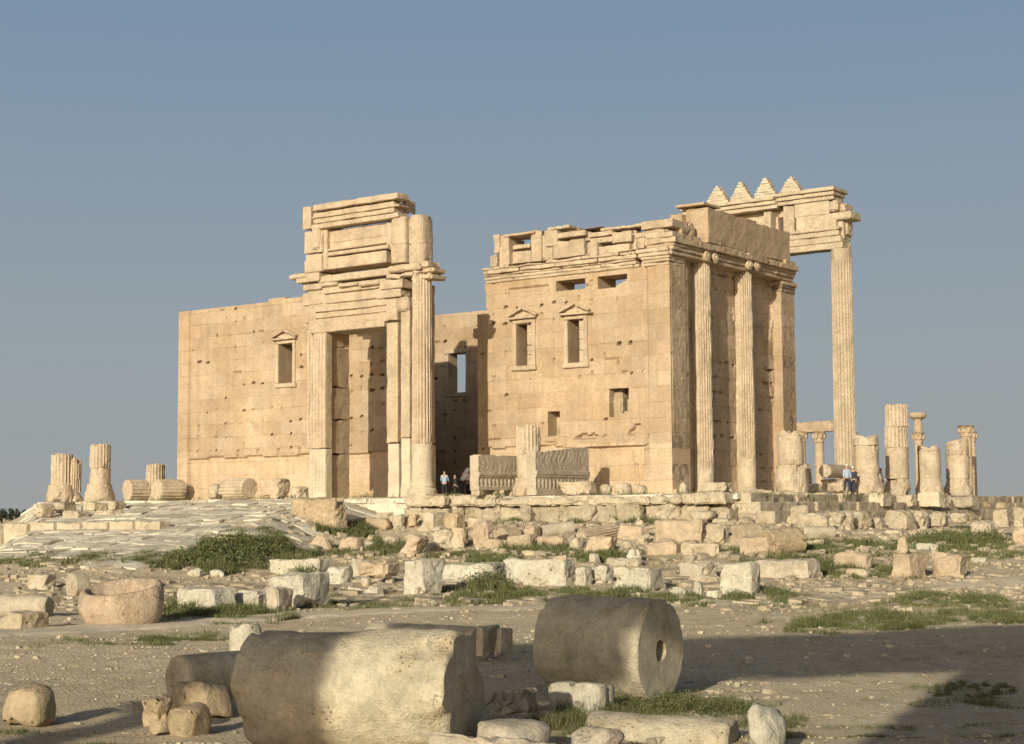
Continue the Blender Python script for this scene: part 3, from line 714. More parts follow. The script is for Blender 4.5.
# ragged capital slab at the right, overhanging on three sides
mb = MB()
gb(mb, 386, 262, 420, 273, .42, 1.8, 91, r=.12, amp=.05, chip=.3); gb(mb, 386, 271, 414, 279, .30, 2.0, 92, r=.1, amp=.05, chip=.3)
gb(mb, 408, 259.5, 427, 269, .10, 1.4, 93, r=.1, amp=.05, chip=.2); gb(mb, 412, 266, 433, 274, .0, 1.3, 94, r=.15, amp=.05, chip=.3); gb(mb, 414, 272, 430, 280, -.1, 1.1, 95, r=.15, amp=.05, chip=.4)
gb(mb, 406, 273, 431, 281, .25, 1.4, 96, r=.12, amp=.05, chip=.3)
build('broken_capital', mb, M_ROUGH if False else M_TRIM, gate)
# upper storey
mb = MB()
gb(mb, 302.5, 206, 311, 230, .12, 1.9, 101, chip=.06); gb(mb, 304, 229, 322, 254, .10, 1.9, 102, chip=.08); gb(mb, 305.5, 253, 322, 273, .06, 1.9, 103, chip=.08)
gb(mb, 322, 225, 327, 270, -.05, 1.6, 104); gb(mb, 311, 225, 319, 250, .22, .4, 105, r=.1)
build('niche_upright', mb, M_TRIM, gate)
mb = MB(); gb(mb, 326, 224, 390, 244, -.28, 1.2, 111, chip=.05, tone=.96); gb(mb, 327, 243, 388, 249, -.12, 1.3, 112, chip=.05); gb(mb, 327, 248, 388, 252.5, .10, 1.4, 113); gb(mb, 326, 254, 386, 270, -.25, 1.3, 114, chip=.08, amp=.02)
build('niche_panel', mb, M_TRIM, gate)
mb = MB(); gb(mb, 310.5, 204, 398, 219, .26, .95, 121, chip=.12, warp=.01); gb(mb, 311, 217, 398, 225, .24, .9, 122, chip=.05); gb(mb, 311, 198, 398.5, 205.5, .38, 1.0, 123, chip=.14, amp=.025); gb(mb, 313, 201, 394, 224, .12, .9, 124)
build('top_beam', mb, M_TRIM, gate)
mb = MB()
for q, (x0, x1) in enumerate(((389.5, 406.5), (407, 424.5))):
    a, z0 = wp(x0, 264); b, z1 = wp(x1, 214 if q else 216)
    V, F, t = drum((b-a)/2, (b-a)/2*1.02, (z1-z0)*.40, seg=36, amp=.02, seed=q+3, chip=.12); V[:, :2] *= ((np.abs(V[:, :1])**4+np.abs(V[:, 1:2])**4+1e-9)**-.25*np.linalg.norm(V[:, :2], axis=1)[:, None])**1.0*.90; mb.add(V+np.array([(a+b)/2, PYF+.45, z0]), F, t)
    V, F, t = drum((b-a)/2*1.0, (b-a)/2*1.0, (z1-z0)*.60-.01, seg=36, amp=.015, seed=q+13, chip=.16); V[:, :2] *= ((np.abs(V[:, :1])**4+np.abs(V[:, 1:2])**4+1e-9)**-.25*np.linalg.norm(V[:, :2], axis=1)[:, None])**1.0*.90; mb.add(V+np.array([(a+b)/2, PYF+.45, z0+(z1-z0)*.40+.01]), F, t)
gb(mb, 386, 222, 392, 250, -.1, 1.5, 133); gb(mb, 390, 218, 412, 264, -.75, .8, 134)
build('upper_half_column', mb, M_TRIM, gate)
mb = MB(); gb(mb, 402, 198, 405.5, 213, -.9, .45, 141); gb(mb, 405, 200, 408, 213, -1.4, .7, 142, chip=.15); 
build('top_block', mb, M_TRIM, gate)

# ================================================================== surviving stretch of the far colonnade
QY = 21.8
col = empty('colonnade_fragment', (-.24, QY, 0), 'tall fluted column carrying the end of a long entablature topped by stepped stone battlements', 'colonnade')
xq, zq = onY(841, 249.5, QY)
for i, X in enumerate((xq, xq-4.75, xq-9.5, xq-14.2)):
    mb = MB(); V, F, t = drum(.74, .66, zq-.5, flutes=22, fd=.07, amp=.008, seed=60+i, chip=.06, res=.5, flute_range=(1.5, zq-1.2)); mb.add(V+np.array([X, QY, .5]), F, t)
    V, F, t = drum(.95, .95, .52, seg=40, seed=4, amp=.02, prof=[(0, .98), (.15, .98), (.28, .9), (.4, .84), (.52, .78)]); mb.add(V+np.array([X, QY, 0]), F, t)
    o = build('fluted_column', mb, M_STUMP, col)
def qb(mb, x0, x1, z0, z1, yf, yb, seed, **k):
    k.setdefault('r', .03); k.setdefault('amp', .018); k.setdefault('chip', .09); boxm(mb, x0, x1, yf, yb, z0, z1, seed=seed, res=.4, **k)
QF = QY-.62; ze = zq; XE = xq+.45; XS = -11.8
ar = MB()
for q, (a, b, o) in enumerate(((0, .42, .0), (.42, .86, .07), (.86, 1.22, .15))):
    qb(ar, -3.9, XE-.12*q, ze+a+.003, ze+b-.003, QF-o, QY+.6+o, 200+q); qb(ar, XS, -3.93, ze+a+.003, ze+b-.003, QF-o, QY+.6+o, 205+q)
qb(ar, -3.9, XE-.1, ze+1.22, ze+1.42, QF-.30, QY+.8, 203); qb(ar, XS, -3.93, ze+1.22, ze+1.42, QF-.30, QY+.8, 208)
build('architrave', ar, M_STUMP, col)
fr = MB()
xs_ = [onY(px, 220, QF)[0] for px in (786, 796, 832)]
qb(fr, xs_[1], xs_[2]+.3, ze+1.42, ze+2.35, QF-.02, QY+.6, 211); qb(fr, xs_[1]-.1, xs_[2]-.2, ze+2.35, ze+3.25, QF, QY+.6, 212); qb(fr, xs_[0]-.2, xs_[1]-.15, ze+1.42, ze+3.25, QF+.0, QY+.6, 213)
qb(fr, xs_[2]-.2, xs_[2]+.55, ze+2.4, ze+3.2, QF-.35, QY+.3, 214, sph=.3, r=.12, chip=.2)
qb(fr, onY(767, 220, QF)[0], onY(774, 220, QF)[0], ze+1.42, ze+2.9, QF-.5, QY+.6, 215)
qb(fr, XS, -4.4, ze+1.42, ze+2.65, QF+.30, QY+.6, 216); qb(fr, XS+.3, -4.2, ze+2.66, ze+3.15, QF+.75, QY+.4, 218)
qb(fr, xs_[2]+.32, XE+.05, ze+.9, ze+3.0, QF+.6, QY+.9, 217, chip=.25, amp=.05)
build('frieze', fr, M_STUMP, col)
co = MB(); zc = ze+3.28
for q, (a, b, o) in enumerate(((0, .28, .12), (.28, .55, .3), (.55, .8, .5))):
    qb(co, onY(778, 200, QF)[0], onY(834, 200, QF)[0]+.1*q, zc+a+.003, zc+b-.003, QF-o, QY+.7+o, 220+q)
    qb(co, XS+.2, onY(778, 200, QF)[0]-.03, zc+a-.12, zc+b-.12-.006, QF-o, QY+.7+o, 225+q, chip=.14)
xk, zk = onY(851, 213, QF); qb(co, xk-1.4, xk, zk-.35, zk+.15, QF-.1, QF+1.6, 230, r=.08); qb(co, xk-1.1, xk-.55, zk+.2, zk+.75, QF+.2, QF+1.6, 231, r=.08, chip=.2)
qb(co, xk-1.3, xk-.7, zk-1.6, zk-.36, QF+.3, QF+1.5, 232, chip=.3, amp=.05)
build('cornice', co, M_STUMP, col)
for i, (px, yt, yb_) in enumerate(((718, 186, 205.5), (741.5, 182, 201.5), (766, 179, 198), (791.5, 176.5, 195))):
    X, zt = onY(px, yt, QF); zb2 = zc+.8-.12-.006
    mb = MB(); n = 7; H = (zt-zb2)*(1, .96, 1.02, .99)[i]; Wd = (.84, .80, .86, .82)[i]
    for s in range(n):
        hw = Wd*(1-s/(n))+.03
        boxm(mb, X-hw, X+hw, QF-.25, QF+.35, zb2+H*s/n+.001, zb2+H*(s+1)/n, seed=i*9+s, r=.02, amp=.012, chip=.10, res=.2)
    build('stepped_battlement', mb, M_PALE, col)
# ================================================================== ground
def ground_sheet():
    # tensor grid in the camera's heading, dense near the camera, reaching the horizon
    lat = np.concatenate([-np.geomspace(90, 9000, 16)[::-1], np.arange(-80, -22, .9), np.arange(-22, 22, .16), np.arange(22, 80, .9), np.geomspace(90, 9000, 16)])
    dep = np.concatenate([-np.geomspace(70, 4000, 10)[::-1], np.arange(-60, 10, 2.0), np.arange(10, 42, .13), np.arange(42, 100, .35), np.arange(100, 200, 2.), np.geomspace(205, 12000, 30)])
    Lg, Dg = np.meshgrid(lat, dep, indexing='ij')
    X = CAM[0]+Lg*Rv[0]+Dg*Fh[0]; Y = CAM[1]+Lg*Rv[1]+Dg*Fh[1]
    Z = terrain(X, Y)
    near = np.clip(1-(np.hypot(Lg, Dg)-60)/60, 0, 1)
    Z = Z+near*(.022*fbm(X*2.6, Y*2.6, 0, 15, 3)+.012*vnoise(X*7, Y*7, 0, 19))
    n1, n2 = X.shape; idx = np.arange(n1*n2).reshape(n1, n2)
    F = np.stack([idx[:-1, :-1], idx[1:, :-1], idx[1:, 1:], idx[:-1, 1:]], -1).reshape(-1, 4)
    mb = MB(); mb.add(np.stack([X, Y, Z], -1).reshape(-1, 3), F); return mb
def ground_mat():
    m = bpy.data.materials.new('dry_earth'); m.use_nodes = True; nt = m.node_tree; N = nt.nodes; L = nt.links
    bs = N['Principled BSDF']; bs.inputs['Roughness'].default_value = .95; bs.inputs['Specular IOR Level'].default_value = .1
    g = nd(nt, 'ShaderNodeNewGeometry')
    def noise(s, det=5, ro=.6):
        n = nd(nt, 'ShaderNodeTexNoise'); n.inputs['Scale'].default_value = s; n.inputs['Detail'].default_value = det; n.inputs['Roughness'].default_value = ro
        L.new(g.outputs['Position'], n.inputs['Vector']); return n.outputs['Fac']
    def rng_(i, a, b, va=0., vb=1.):
        r = nd(nt, 'ShaderNodeMapRange'); r.inputs['From Min'].default_value = a; r.inputs['From Max'].default_value = b
        r.inputs['To Min'].default_value = va; r.inputs['To Max'].default_value = vb; L.new(i, r.inputs['Value']); return r.outputs[0]
    def mix(f, a, b):
        x = nd(nt, 'ShaderNodeMix', data_type='RGBA'); L.new(f, x.inputs[0])
        for s_, v in ((6, a), (7, b)):
            if isinstance(v, tuple): x.inputs[s_].default_value = (*v, 1)
            else: L.new(v, x.inputs[s_])
        return x.outputs[2]
    c = mix(rng_(noise(.35), .38, .62), (.66, .525, .335), (.73, .60, .405))
    c = mix(rng_(noise(1.7, 6, .7), .50, .66), c, (.50, .385, .235))
    c = mix(rng_(noise(5, 5, .75), .52, .62, 0, .75), c, (.64, .585, .47))
    vo = nd(nt, 'ShaderNodeTexVoronoi'); vo.inputs['Scale'].default_value = 9; L.new(g.outputs['Position'], vo.inputs['Vector'])
    peb = rng_(vo.outputs['Distance'], .16, .30, 1, 0)
    c = mix(rng_(peb, 0, 1, 0, .5), c, (.68, .62, .51))
    c = mix(rng_(noise(26, 4, .7), .5, .75, 0, .55), c, (.36, .28, .175))
    c = mix(rng_(noise(.11, 4, .6), .55, .72, 0, .5), c, (.40, .30, .19))
    L.new(c, bs.inputs['Base Color'])
    a = nd(nt, 'ShaderNodeMath', operation='ADD'); L.new(rng_(noise(14, 6, .7), 0, 1, 0, 1.6), a.inputs[0]); L.new(rng_(peb, 0, 1, 0, .6), a.inputs[1])
    b = nd(nt, 'ShaderNodeBump'); b.inputs['Strength'].default_value = .9; b.inputs['Distance'].default_value = .05
    L.new(a.outputs[0], b.inputs['Height']); L.new(b.outputs[0], bs.inputs['Normal']); return m
M_GROUND = ground_mat()
tag(build('ground', ground_sheet(), M_GROUND, smooth=True), kind='structure')

# compacted path crossing in front of the ruins
def ribbon(name, pts_px, wid, mat, lift):
    P = np.array([ground_at(x, y)[0] for x, y in pts_px]); n = 260
    t = np.linspace(0, len(P)-1, n); XY = np.stack([np.interp(t, range(len(P)), P[:, k]) for k in (0, 1)], 1)
    k = np.ones(21)/21; XY = np.stack([np.convolve(np.pad(XY[:, i], 10, mode='reflect', reflect_type='odd'), k, 'valid') for i in (0, 1)], 1)
    T = np.gradient(XY, axis=0); T /= np.linalg.norm(T, axis=1)[:, None]; Nn = np.stack([-T[:, 1], T[:, 0]], 1)
    cs = np.linspace(-1, 1, 17)
    w = wid*(1+.20*vnoise(t*2.2, 0, 0, 4)+.09*vnoise(t*9, 0, 0, 5)); w2 = wid*(1+.20*vnoise(t*2.2, 9, 0, 4)+.09*vnoise(t*9, 5, 0, 5))
    off = np.where(cs[None] > 0, cs[None]*w[:, None], cs[None]*w2[:, None])
    XX = XY[:, 0:1]+off*Nn[:, 0:1]; YY = XY[:, 1:2]+off*Nn[:, 1:2]
    Z = terrain(XX, YY)+lift-.075*(np.abs(cs[None])**6)
    n1, n2 = XX.shape; idx = np.arange(n1*n2).reshape(n1, n2)
    F = np.stack([idx[:-1, :-1], idx[1:, :-1], idx[1:, 1:], idx[:-1, 1:]], -1).reshape(-1, 4)
    mb = MB(); mb.add(np.stack([XX, YY, Z], -1).reshape(-1, 3), F); return tag(build(name, mb, mat, smooth=True), kind='structure')
M_PATH = stone_mat('trodden_dust', (.64, .54, .375), (.68, .575, .41), big=.6, fine=30, pits=.25, bump=.35, rnd=0)
ribbon('path', [(-260, 652), (-100, 640), (0, 633), (130, 626), (260, 618), (400, 611), (540, 607), (660, 607), (764, 602), (860, 596), (950, 587), (1024, 580), (1120, 572)], 1.15, M_PATH, .055)

# sloping pavement of big worn slabs left of the portal
def paving_ramp():
    def zf(x, y): return terrain(x, y)+.06
    mb = MB(); rng = random.Random(3); y = -37.5
    full = slabs(-70, 3, -36.5, PY0-.4, zf, 1.7, .95, 17, lift=.06, gap=.10, th=.3, skip=.05, jit=.55)
    out = MB()
    # keep only the slabs lying on the slope
    for v, t in zip(full.v, full.t): pass
    return full
def ramp_filtered():
    mb = MB(); rng = random.Random(3); y = -36.5; n = 3
    while y < PY0-.5:
        h = rng.uniform(.6, 1.5); x = -75+rng.uniform(0, 2)
        while x < 4:
            w = rng.uniform(.8, 2.9); cx, cy = x+w/2, y+h/2; s = PY0-cy
            p = np.array([cx, cy, float(terrain(cx, cy))]); d = p-CAM; dd = np.dot(d, Fh); px = 512+FPX*np.dot(d, Rv)/dd; py = 511-FPX*(p[2]-CAM[2])/dd
            edge = cx > PX0-.5+1.15*s and cx-.4*s < -13.5+1.5*float(vnoise(cy*.7, 2, 2, 8)) and s < 23.5+2.5*float(vnoise(cx*.25, 0, 0, 9))
            dens = s/30
            if edge and rng.random() > .06*dens:
                u = np.linspace(0, 1, n+1); U, V = np.meshgrid(u, u, indexing='ij'); g = .09*rng.uniform(.6, 2.4)
                XX = x+g/2+(w-g)*U; YY = y+g/2+(h-g)*V
                YY = YY+.55*vnoise(XX*.28+5, YY*.3, 2.0, 21)+.12*vnoise(XX*1.5, YY*.9, 4.0, 22); XX = XX+.25*vnoise(XX*.9, YY*1.1, 1.0, 20)
                tx, ty = rng.uniform(-.02, .02), rng.uniform(-.02, .05)
                ZZ = terrain(XX, YY)+.12+rng.uniform(-.05, .05)+tx*(XX-cx)+ty*(YY-cy)
                ed = ((U == 0)|(U == 1)|(V == 0)|(V == 1)); ZZ = ZZ-ed*rng.uniform(.02, .06)+.02*vnoise(XX*2, YY*2, 0, 31)
                P = np.stack([XX, YY, ZZ], -1).reshape(-1, 3); k = n+1; i = np.arange(n)[:, None]; j = np.arange(n)[None]
                F = np.stack([i*k+j, (i+1)*k+j, (i+1)*k+j+1, i*k+j+1], -1).reshape(-1, 4).tolist(); B = P.copy(); B[:, 2] -= .35; M = len(P)
                e = [(a, 0) for a in range(n+1)]+[(n, b) for b in range(1, n+1)]+[(a, n) for a in range(n-1, -1, -1)]+[(0, b) for b in range(n-1, 0, -1)]
                e = [a*k+b for a, b in e]
                for q in range(len(e)):
                    a, b = e[q], e[(q+1) % len(e)]; F.append([b, a, a+M, b+M])
                mb.add(np.concatenate([P, B]), F, 1+rng.uniform(-.26, .14))
            x += w
        y += h
    return mb
tag(build('paving', ramp_filtered(), M_PAVE), kind='structure')

def broken_paving():
    mb = MB(); rng = random.Random(31); n = 3
    C_ = []
    for _ in range(1500):
        px, py = rng.uniform(-20, 1050), rng.uniform(503, 606)
        if px < 300 and py < 560: continue
        if rng.random() < .25 and py < 545: py = rng.choice([523, 536, 550, 566, 584, 590])+rng.uniform(-2, 2)
        C_.append((px, py))
    G_ = ground_at([c[0] for c in C_], [c[1] for c in C_])
    for (px, py), g in zip(C_, G_):
        if g[1] > PY0-.6 and g[0] < PX1+1.5: continue
        if float(fbm(g[0]*.22, g[1]*.22, 0, 44, 2)) < rng.uniform(-.5, .25): continue
        w, h = rng.uniform(.25, 1.0), rng.uniform(.25, .9); u = np.linspace(-.5, .5, n+1); U, V = np.meshgrid(u, u, indexing='ij'); a = rng.uniform(-.3, .3)
        X0 = U*w*(1+.25*V)+.1*vnoise(U*3+px, V*3, 0, 5); Y0 = V*h*(1+.2*U)+.1*vnoise(U*3, V*3+py, 0, 6)
        XX = g[0]+X0*math.cos(a)-Y0*math.sin(a); YY = g[1]+X0*math.sin(a)+Y0*math.cos(a)
        ZZ = terrain(XX, YY)+rng.uniform(.02, .16)+rng.uniform(-.08, .08)*X0+rng.uniform(-.1, .1)*Y0-((np.abs(U) == .5)|(np.abs(V) == .5))*.04
        P = np.stack([XX, YY, ZZ], -1).reshape(-1, 3); k = n+1; i = np.arange(n)[:, None]; j = np.arange(n)[None]
        F = np.stack([i*k+j, (i+1)*k+j, (i+1)*k+j+1, i*k+j+1], -1).reshape(-1, 4).tolist(); B = P.copy(); B[:, 2] -= .35; M = len(P)
        e = [(a_, 0) for a_ in range(n+1)]+[(n, b) for b in range(1, n+1)]+[(a_, n) for a_ in range(n-1, -1, -1)]+[(0, b) for b in range(n-1, 0, -1)]; e = [a_*k+b for a_, b in e]
        for q in range(len(e)):
            a_, b = e[q], e[(q+1) % len(e)]; F.append([b, a_, a_+M, b+M])
        mb.add(np.concatenate([P, B]), F, .86+rng.uniform(-.2, .12))
    return mb
tag(build('broken_paving', broken_paving(), M_BLOCK), kind='structure')
# ================================================================== column stumps round the terrace
def stump(px0, px1, pyt, plane, label, base=.9, flutes=0, fr=None, seed=0, joints=(), brk=.12, mat=M_STUMP, zb=0.0, group='column stumps around the temple', bw=1.28, pale=0.0, cut=None, pyb=None):
    ax, v = plane; pc = (px0+px1)/2
    if ax == 'Y': X, zt = onY(pc, pyt, v); p = np.array([X, v, zb])
    else: Y, zt = onX(pc, pyt, v); p = np.array([v, Y, zb])
    D = depth(p); R = (px1-px0)/FPX*D/2
    H = -.0+(511-.006*(pc-512)-pyt)*D/FPX+CAM[2]-zb
    o = empty('column_stump', p, label, 'column stump', group)
    mb = MB(); n = max(1, len(joints)+1); zz = [base]+[base+(H-base)*j for j in joints]+[H]
    for i in range(n):
        L = zz[i+1]-zz[i]; top = i == n-1
        f = flutes if (fr is None or fr[i]) else 0
        V, F, t = drum(R*(1+.015*i*(-1)), R*(1-.01*i), L-.008, flutes=f, seg=44, fd=.06 if f else 0, amp=.02, seed=seed+i*3, chip=.12, brk=brk if top else 0, res=.25)
        mb.add(V+np.array([p[0]+.02*i*(-1)**i, p[1], zz[i]+zb]), F, t*(1+pale*(i == 0)))
    build('shaft', mb, mat, o)
    mb = MB(); B = bw*R
    V, F, t = drum(B, B, base, seg=44, amp=.05, seed=seed+20, chip=.3, prof=[(0, B*1.04), (base*.15, B*1.07), (base*.4, B*1.05), (base*.62, B*.93), (base*.8, B*.88), (base, B*.84)])
    mb.add(V+p, F, t); 
    build('base', mb, mat, o)
    return o, p, R, H
YF = ('Y', -7.0); XR = ('X', 7.0)
stump(516.5, 541, 427, YF, 'fluted column stump standing between the two carved beams before the temple wall', flutes=20, fr=(0, 1), joints=(.45,), seed=3, base=.95, bw=1.34)
stump(777.5, 803, 435, XR, 'massive worn stump nearest the right temple corner, its top chipped diagonally', seed=5, base=1.5, bw=1.3, brk=.25, joints=(.97,))
stump(853, 878.5, 438, XR, 'smooth stump with two shallow flutes, just right of the very tall column', seed=7, base=1.2, bw=1.28, joints=(.78,), brk=.2)
stump(884, 907, 405, XR, 'tallest of the broken stumps on the right, fluted on its upper two drums', flutes=20, fr=(0, 1, 1), joints=(.42, .70), seed=9, base=.95, bw=1.12, brk=.1)
stump(917.5, 940, 449, XR, 'short stump with a clean moulded base on a square plinth, second from the right end', seed=11, base=1.05, bw=1.15, joints=(.92,), brk=.25)
stump(945.5, 968.5, 440, XR, 'rightmost thick stump, rounded at its top left, on a moulded base', seed=13, base=1.05, bw=1.14, joints=(.6,), brk=.35)
YL = ('Y', -7.0)
stump(51.5, 73, 454.5, YL, 'leftmost fluted stump on a heavy worn base, touching a slimmer one behind', flutes=20, seed=15, base=1.1, bw=1.34, brk=.12)
stump(90, 111, 444.5, YL, 'taller of the fluted stumps at the left end, eroded at its lower half', flutes=20, fr=(0, 1), joints=(.4,), seed=17, base=1.1, bw=1.34, brk=.1)
stump(67, 81.5, 461, ('X', -42.7), 'slim fluted stump half hidden behind the leftmost stump', flutes=20, seed=19, base=.6, bw=1.2, brk=.2)
stump(146, 165, 464.5, ('X', -42.7), 'plain short fluted stump standing behind the fallen drums at the left', flutes=20, seed=21, base=.6, bw=1.2, brk=.05)

# ================================================================== stones
CNT = [0]
def place(px0, py0, px1, py1, D=None, zbase=None, shift=0.0):
    pc = (px0+px1)/2
    if D is None:
        g = ground_at(pc, py1)[0]; D = depth(g)
    return pc, D
JR = random.Random(77)
def block(box, label, cat='stone block', name='stone_block', mat=None, D=None, rz=0.0, w=None, sph=0.0, r=.09, amp=.05, chip=.30, res=None, tilt=None, low=0.0, warp=.07, strata=.0, seed=None, sink=.10, taper=0.0, group=None, build_only=False):
    """a worn stone whose near side fills the picture rectangle, standing on the ground there"""
    px0, py0, px1, py1 = box; CNT[0] += 1; seed = CNT[0]*7 if seed is None else seed
    pc = (px0+px1)/2
    g = ground_at(pc, py1)[0] if D is None else at(pc, py1, D)
    D0 = depth(g); wm = (px1-px0)/FPX*D0; hm = (py1-py0)/FPX*D0
    rz = rz+JR.uniform(-.16, .16); r = r*JR.uniform(.35, 1.25)
    if tilt is None: tilt = (JR.uniform(-.04, .04), JR.uniform(-.05, .05))
    ang = A+rz                                    # angle between the block's long face and the picture plane
    W = w if w else min(max(hm*.95, .35), wm*.8, 1.3)
    s_, c_ = abs(math.sin(ang)), abs(math.cos(ang))
    L = max((wm-W*s_)/max(c_, .3), wm*.35)
    ext = (L*s_+W*c_)/2
    Dc = D0+ext*.9
    c = at(pc, py1, Dc)
    k = Dc/D0
    if D is None:
        zb = float(terrain(c[0], c[1]))-sink; zb = min(zb, g[2]-.02); 
    else: zb = g[2]-.01
    # height so that the top edge reaches py0 at the block's middle depth
    ztop = CAM[2]+(511-.006*(pc-512)-py0)*(D0+ext*.5)/FPX
    H = max(ztop-zb, .12)
    L *= 1+.30*sph+.6*max(0, taper)*.5
    P, F, t = stone(L, W, H, res or max(.06, min(.16, L/9)), r, amp, seed, chip, sph, low=low, taper=taper, warp=warp, strata=strata)
    mb = MB(); mb.add(P, F, t)
    o = build(name, mb, mat or M_BLOCK)
    o.location = (float(c[0]), float(c[1]), zb); o.rotation_euler = (tilt[0] if tilt else 0, tilt[1] if tilt else 0, rz)
    if sph > .25: o.data.polygons.foreach_set('use_smooth', [True]*len(o.data.polygons))
    tag(o, label, cat, group); return o
def lying(c0, c1, R, label, seed, mat=M_STUMP, flutes=0, z0=None, hole=0, name='column_drum', cat='column drum', R1=None, amp=.015, chip=.08, parent=None, res=.2, seg=56, fd=.05, brk=0, rim=0, smooth=False, sink=0.05, spin=0):
    """cylinder lying on the ground between two ground points (world x, y)"""
    c0 = np.array(c0, float); c1 = np.array(c1, float)
    if z0 is None:
        c0 = np.array([c0[0], c0[1], float(terrain(c0[0], c0[1]))+R-sink]); c1 = np.array([c1[0], c1[1], float(terrain(c1[0], c1[1]))+(R1 or R)-sink])
    L = np.linalg.norm(c1-c0); V, F, t = drum(R, R1 or R, L, seg=seg, flutes=flutes, fd=fd, amp=amp, seed=seed, chip=chip, hole=hole, res=res, brk=brk, rim=rim, capn=.004 if smooth else .012, capr=(.94, .84, .7, .55, .4, .26, .12) if smooth and not hole else None)
    nside = next((i for i, f_ in enumerate(F) if len(f_) == 4 and abs(V[f_[0]][2]-V[f_[2]][2]) < 1e-9), None)
    P = lay(V, (0, 0, 0), (c1-c0)/L, spin); mid = (c0+c1)/2; base = np.array([mid[0], mid[1], mid[2]-R])
    mb = MB(); mb.add(P+c0, F, t); o = build(name, mb, mat, origin=base, smooth=smooth)
    if smooth:
        nc = 2*seg*8
        for pl in list(o.data.polygons)[-nc:]: pl.use_smooth = False
    return tag(o, label, cat)
def gp(px, D, off=0):
    p = at(px, 500, D); return p[:2]
def camxy(X, D): return CAM[:2]+X*Rv[:2]+D*Fh[:2]
def on_line(px, D): return CAM[:2]+((px-512)/FPX*D)*Rv[:2]+D*Fh[:2]
def lyingpx(pxl, pxr, D0, D1, R, label, seed, zc=None, **k):
    """cylinder from picture column pxl at distance D0 to pxr at distance D1; zc = height of its axis (else on the ground)"""
    a = on_line(pxl, D0); b = on_line(pxr, D1)
    if zc is not None: return lying((*a, zc), (*b, zc), R, label, seed, z0=zc, **k)
    return lying(a, b, R, label, seed, **k)

# -- on the terrace
fl_ = 0.0
def onfloor(px0, px1, py0, D, **k): pass
lyingpx(127, 146, 108, 108.9, .72, 'plain drum end facing the viewer between stump and fluted fallen drums at left', 31, zc=.68, flutes=20, chip=.12)
lyingpx(157, 182, 106, 107.2, .70, 'deeply fluted fallen drum beside the left corner of the temple wall', 32, zc=.68, flutes=20)
lyingpx(183.5, 189, 108.5, 108.9, .58, 'short fluted slice of a drum leaning against the left corner of the temple', 33, zc=.55, flutes=20)
block((207, 483, 224, 499.5), 'rounded boulder lying against the left front wall, left of the fluted drum', name='boulder', cat='boulder', D=101, sph=.5, r=.1)
lyingpx(226, 250, 100.5, 98.8, .66, 'fluted drum showing its round end to the right under the left front wall', 35, zc=.62, flutes=20)
block((256, 479.5, 292, 499.5), 'moulded cornice block lying under the left front wall', D=98, w=1.0, mat=M_TRIM)
block((290, 487, 309, 500), 'stepped base fragment at the foot of the left portal pier', D=96, w=.9, mat=M_PALE)
block((222, 493, 232, 500), 'small rounded stone between the boulder and the fluted drum', D=100, sph=.4)
def carved_beam2(px0, py0, px1, py1, D, label, drop, seed, posts):
    """beam whose long carved face looks right and whose plain end looks to the front"""
    W = .55; p0 = at(px0, py1, D); wm = (px1-px0)/FPX*D; H = (py1-py0)/FPX*(D+1)-(.30 if posts else .02); zb = .30 if posts else .02
    L = (wm-W*math.cos(A))/math.sin(A)*1.02; cx, cy = float(p0[0])+W, float(p0[1])
    o = empty('carved_beam', (cx-W/2, cy+L/2, 0), label, 'carved beam'); mb = MB()
    def dp(U, Z):
        g = .5+.5*np.cos(U*2*math.pi/.38+2.2*vnoise(U*3, Z*3, 1, seed)+2.0*np.cos(Z*7)); up = (Z > H*.50) & (Z < H*.95)
        g = g*(.55+.45*vnoise(U*3, Z*4, 2, seed+4))
        d = .022*g*up+.09*((Z > H*.40) & (Z < H*.49))+.05*((Z > H*.345) & (Z <= H*.40))
        egg = (Z > H*.12) & (Z < H*.32); d = d+egg*.03*np.clip(np.cos(U*2*math.pi/.34)+.5*np.cos((Z/H-.22)*2*math.pi/.2), -.5, 1)+.05*(Z < H*.10)
        return d+.015*fbm(U*3, Z*3, 0, seed, 3), 1+.12*fbm(U*2, Z*2, 0, seed+1, 3)
    def kp(U, Z): return Z < H*(1-drop*(1-U/L))-.05*np.abs(vnoise(U*1.7, 0, 0, seed))
    relief(mb, (cx, cy, zb), (0, 1, 0), lines(0, L, .045), lines(0, H, .045), kp, dp, W)
    build('beam', mb, M_BEAM, o)
    if posts:
        for q in (.06, .46, .88):
            pm = MB(); boxm(pm, cx-W+.02, cx+.04, cy+q*L-.18, cy+q*L+.24, 0, zb+.01, seed+int(q*10)+9, r=.03); build('support', pm, M_STUMP, o)
M_BEAM = stone_mat('carved_grey_limestone', (.44, .36, .26), (.50, .42, .31), big=1.2, fine=14, pits=.5, bump=.8, rnd=0)
carved_beam2(470, 455, 517, 495.5, 86.2, 'finely carved beam raised on small supports left of the fluted stump', 0, 5, True)
carved_beam2(527, 443, 591, 494, 86.2, 'carved beam right of the fluted stump, its top sloping up to the right', .16, 6, False)
block((557, 482, 599, 495), 'smooth low slab lying in front of the sloping carved beam', D=85.5, w=.8, r=.08, mat=M_STUMP)
for bx, lb in (((599, 484, 617, 494.5), 'leftmost of the rubble lumps at the foot of the corner pilaster'), ((615, 483, 632, 495), 'middle rubble lump at the foot of the wall, left of the corner'),
               ((630, 485, 647, 495), 'rubble lump right of the others, just left of the corner pilaster'), ((678, 482, 690, 494), 'small pale stone tucked at the right of the corner pilaster')):
    block(bx, lb, name='boulder', cat='boulder', D=86, sph=.35, r=.1)
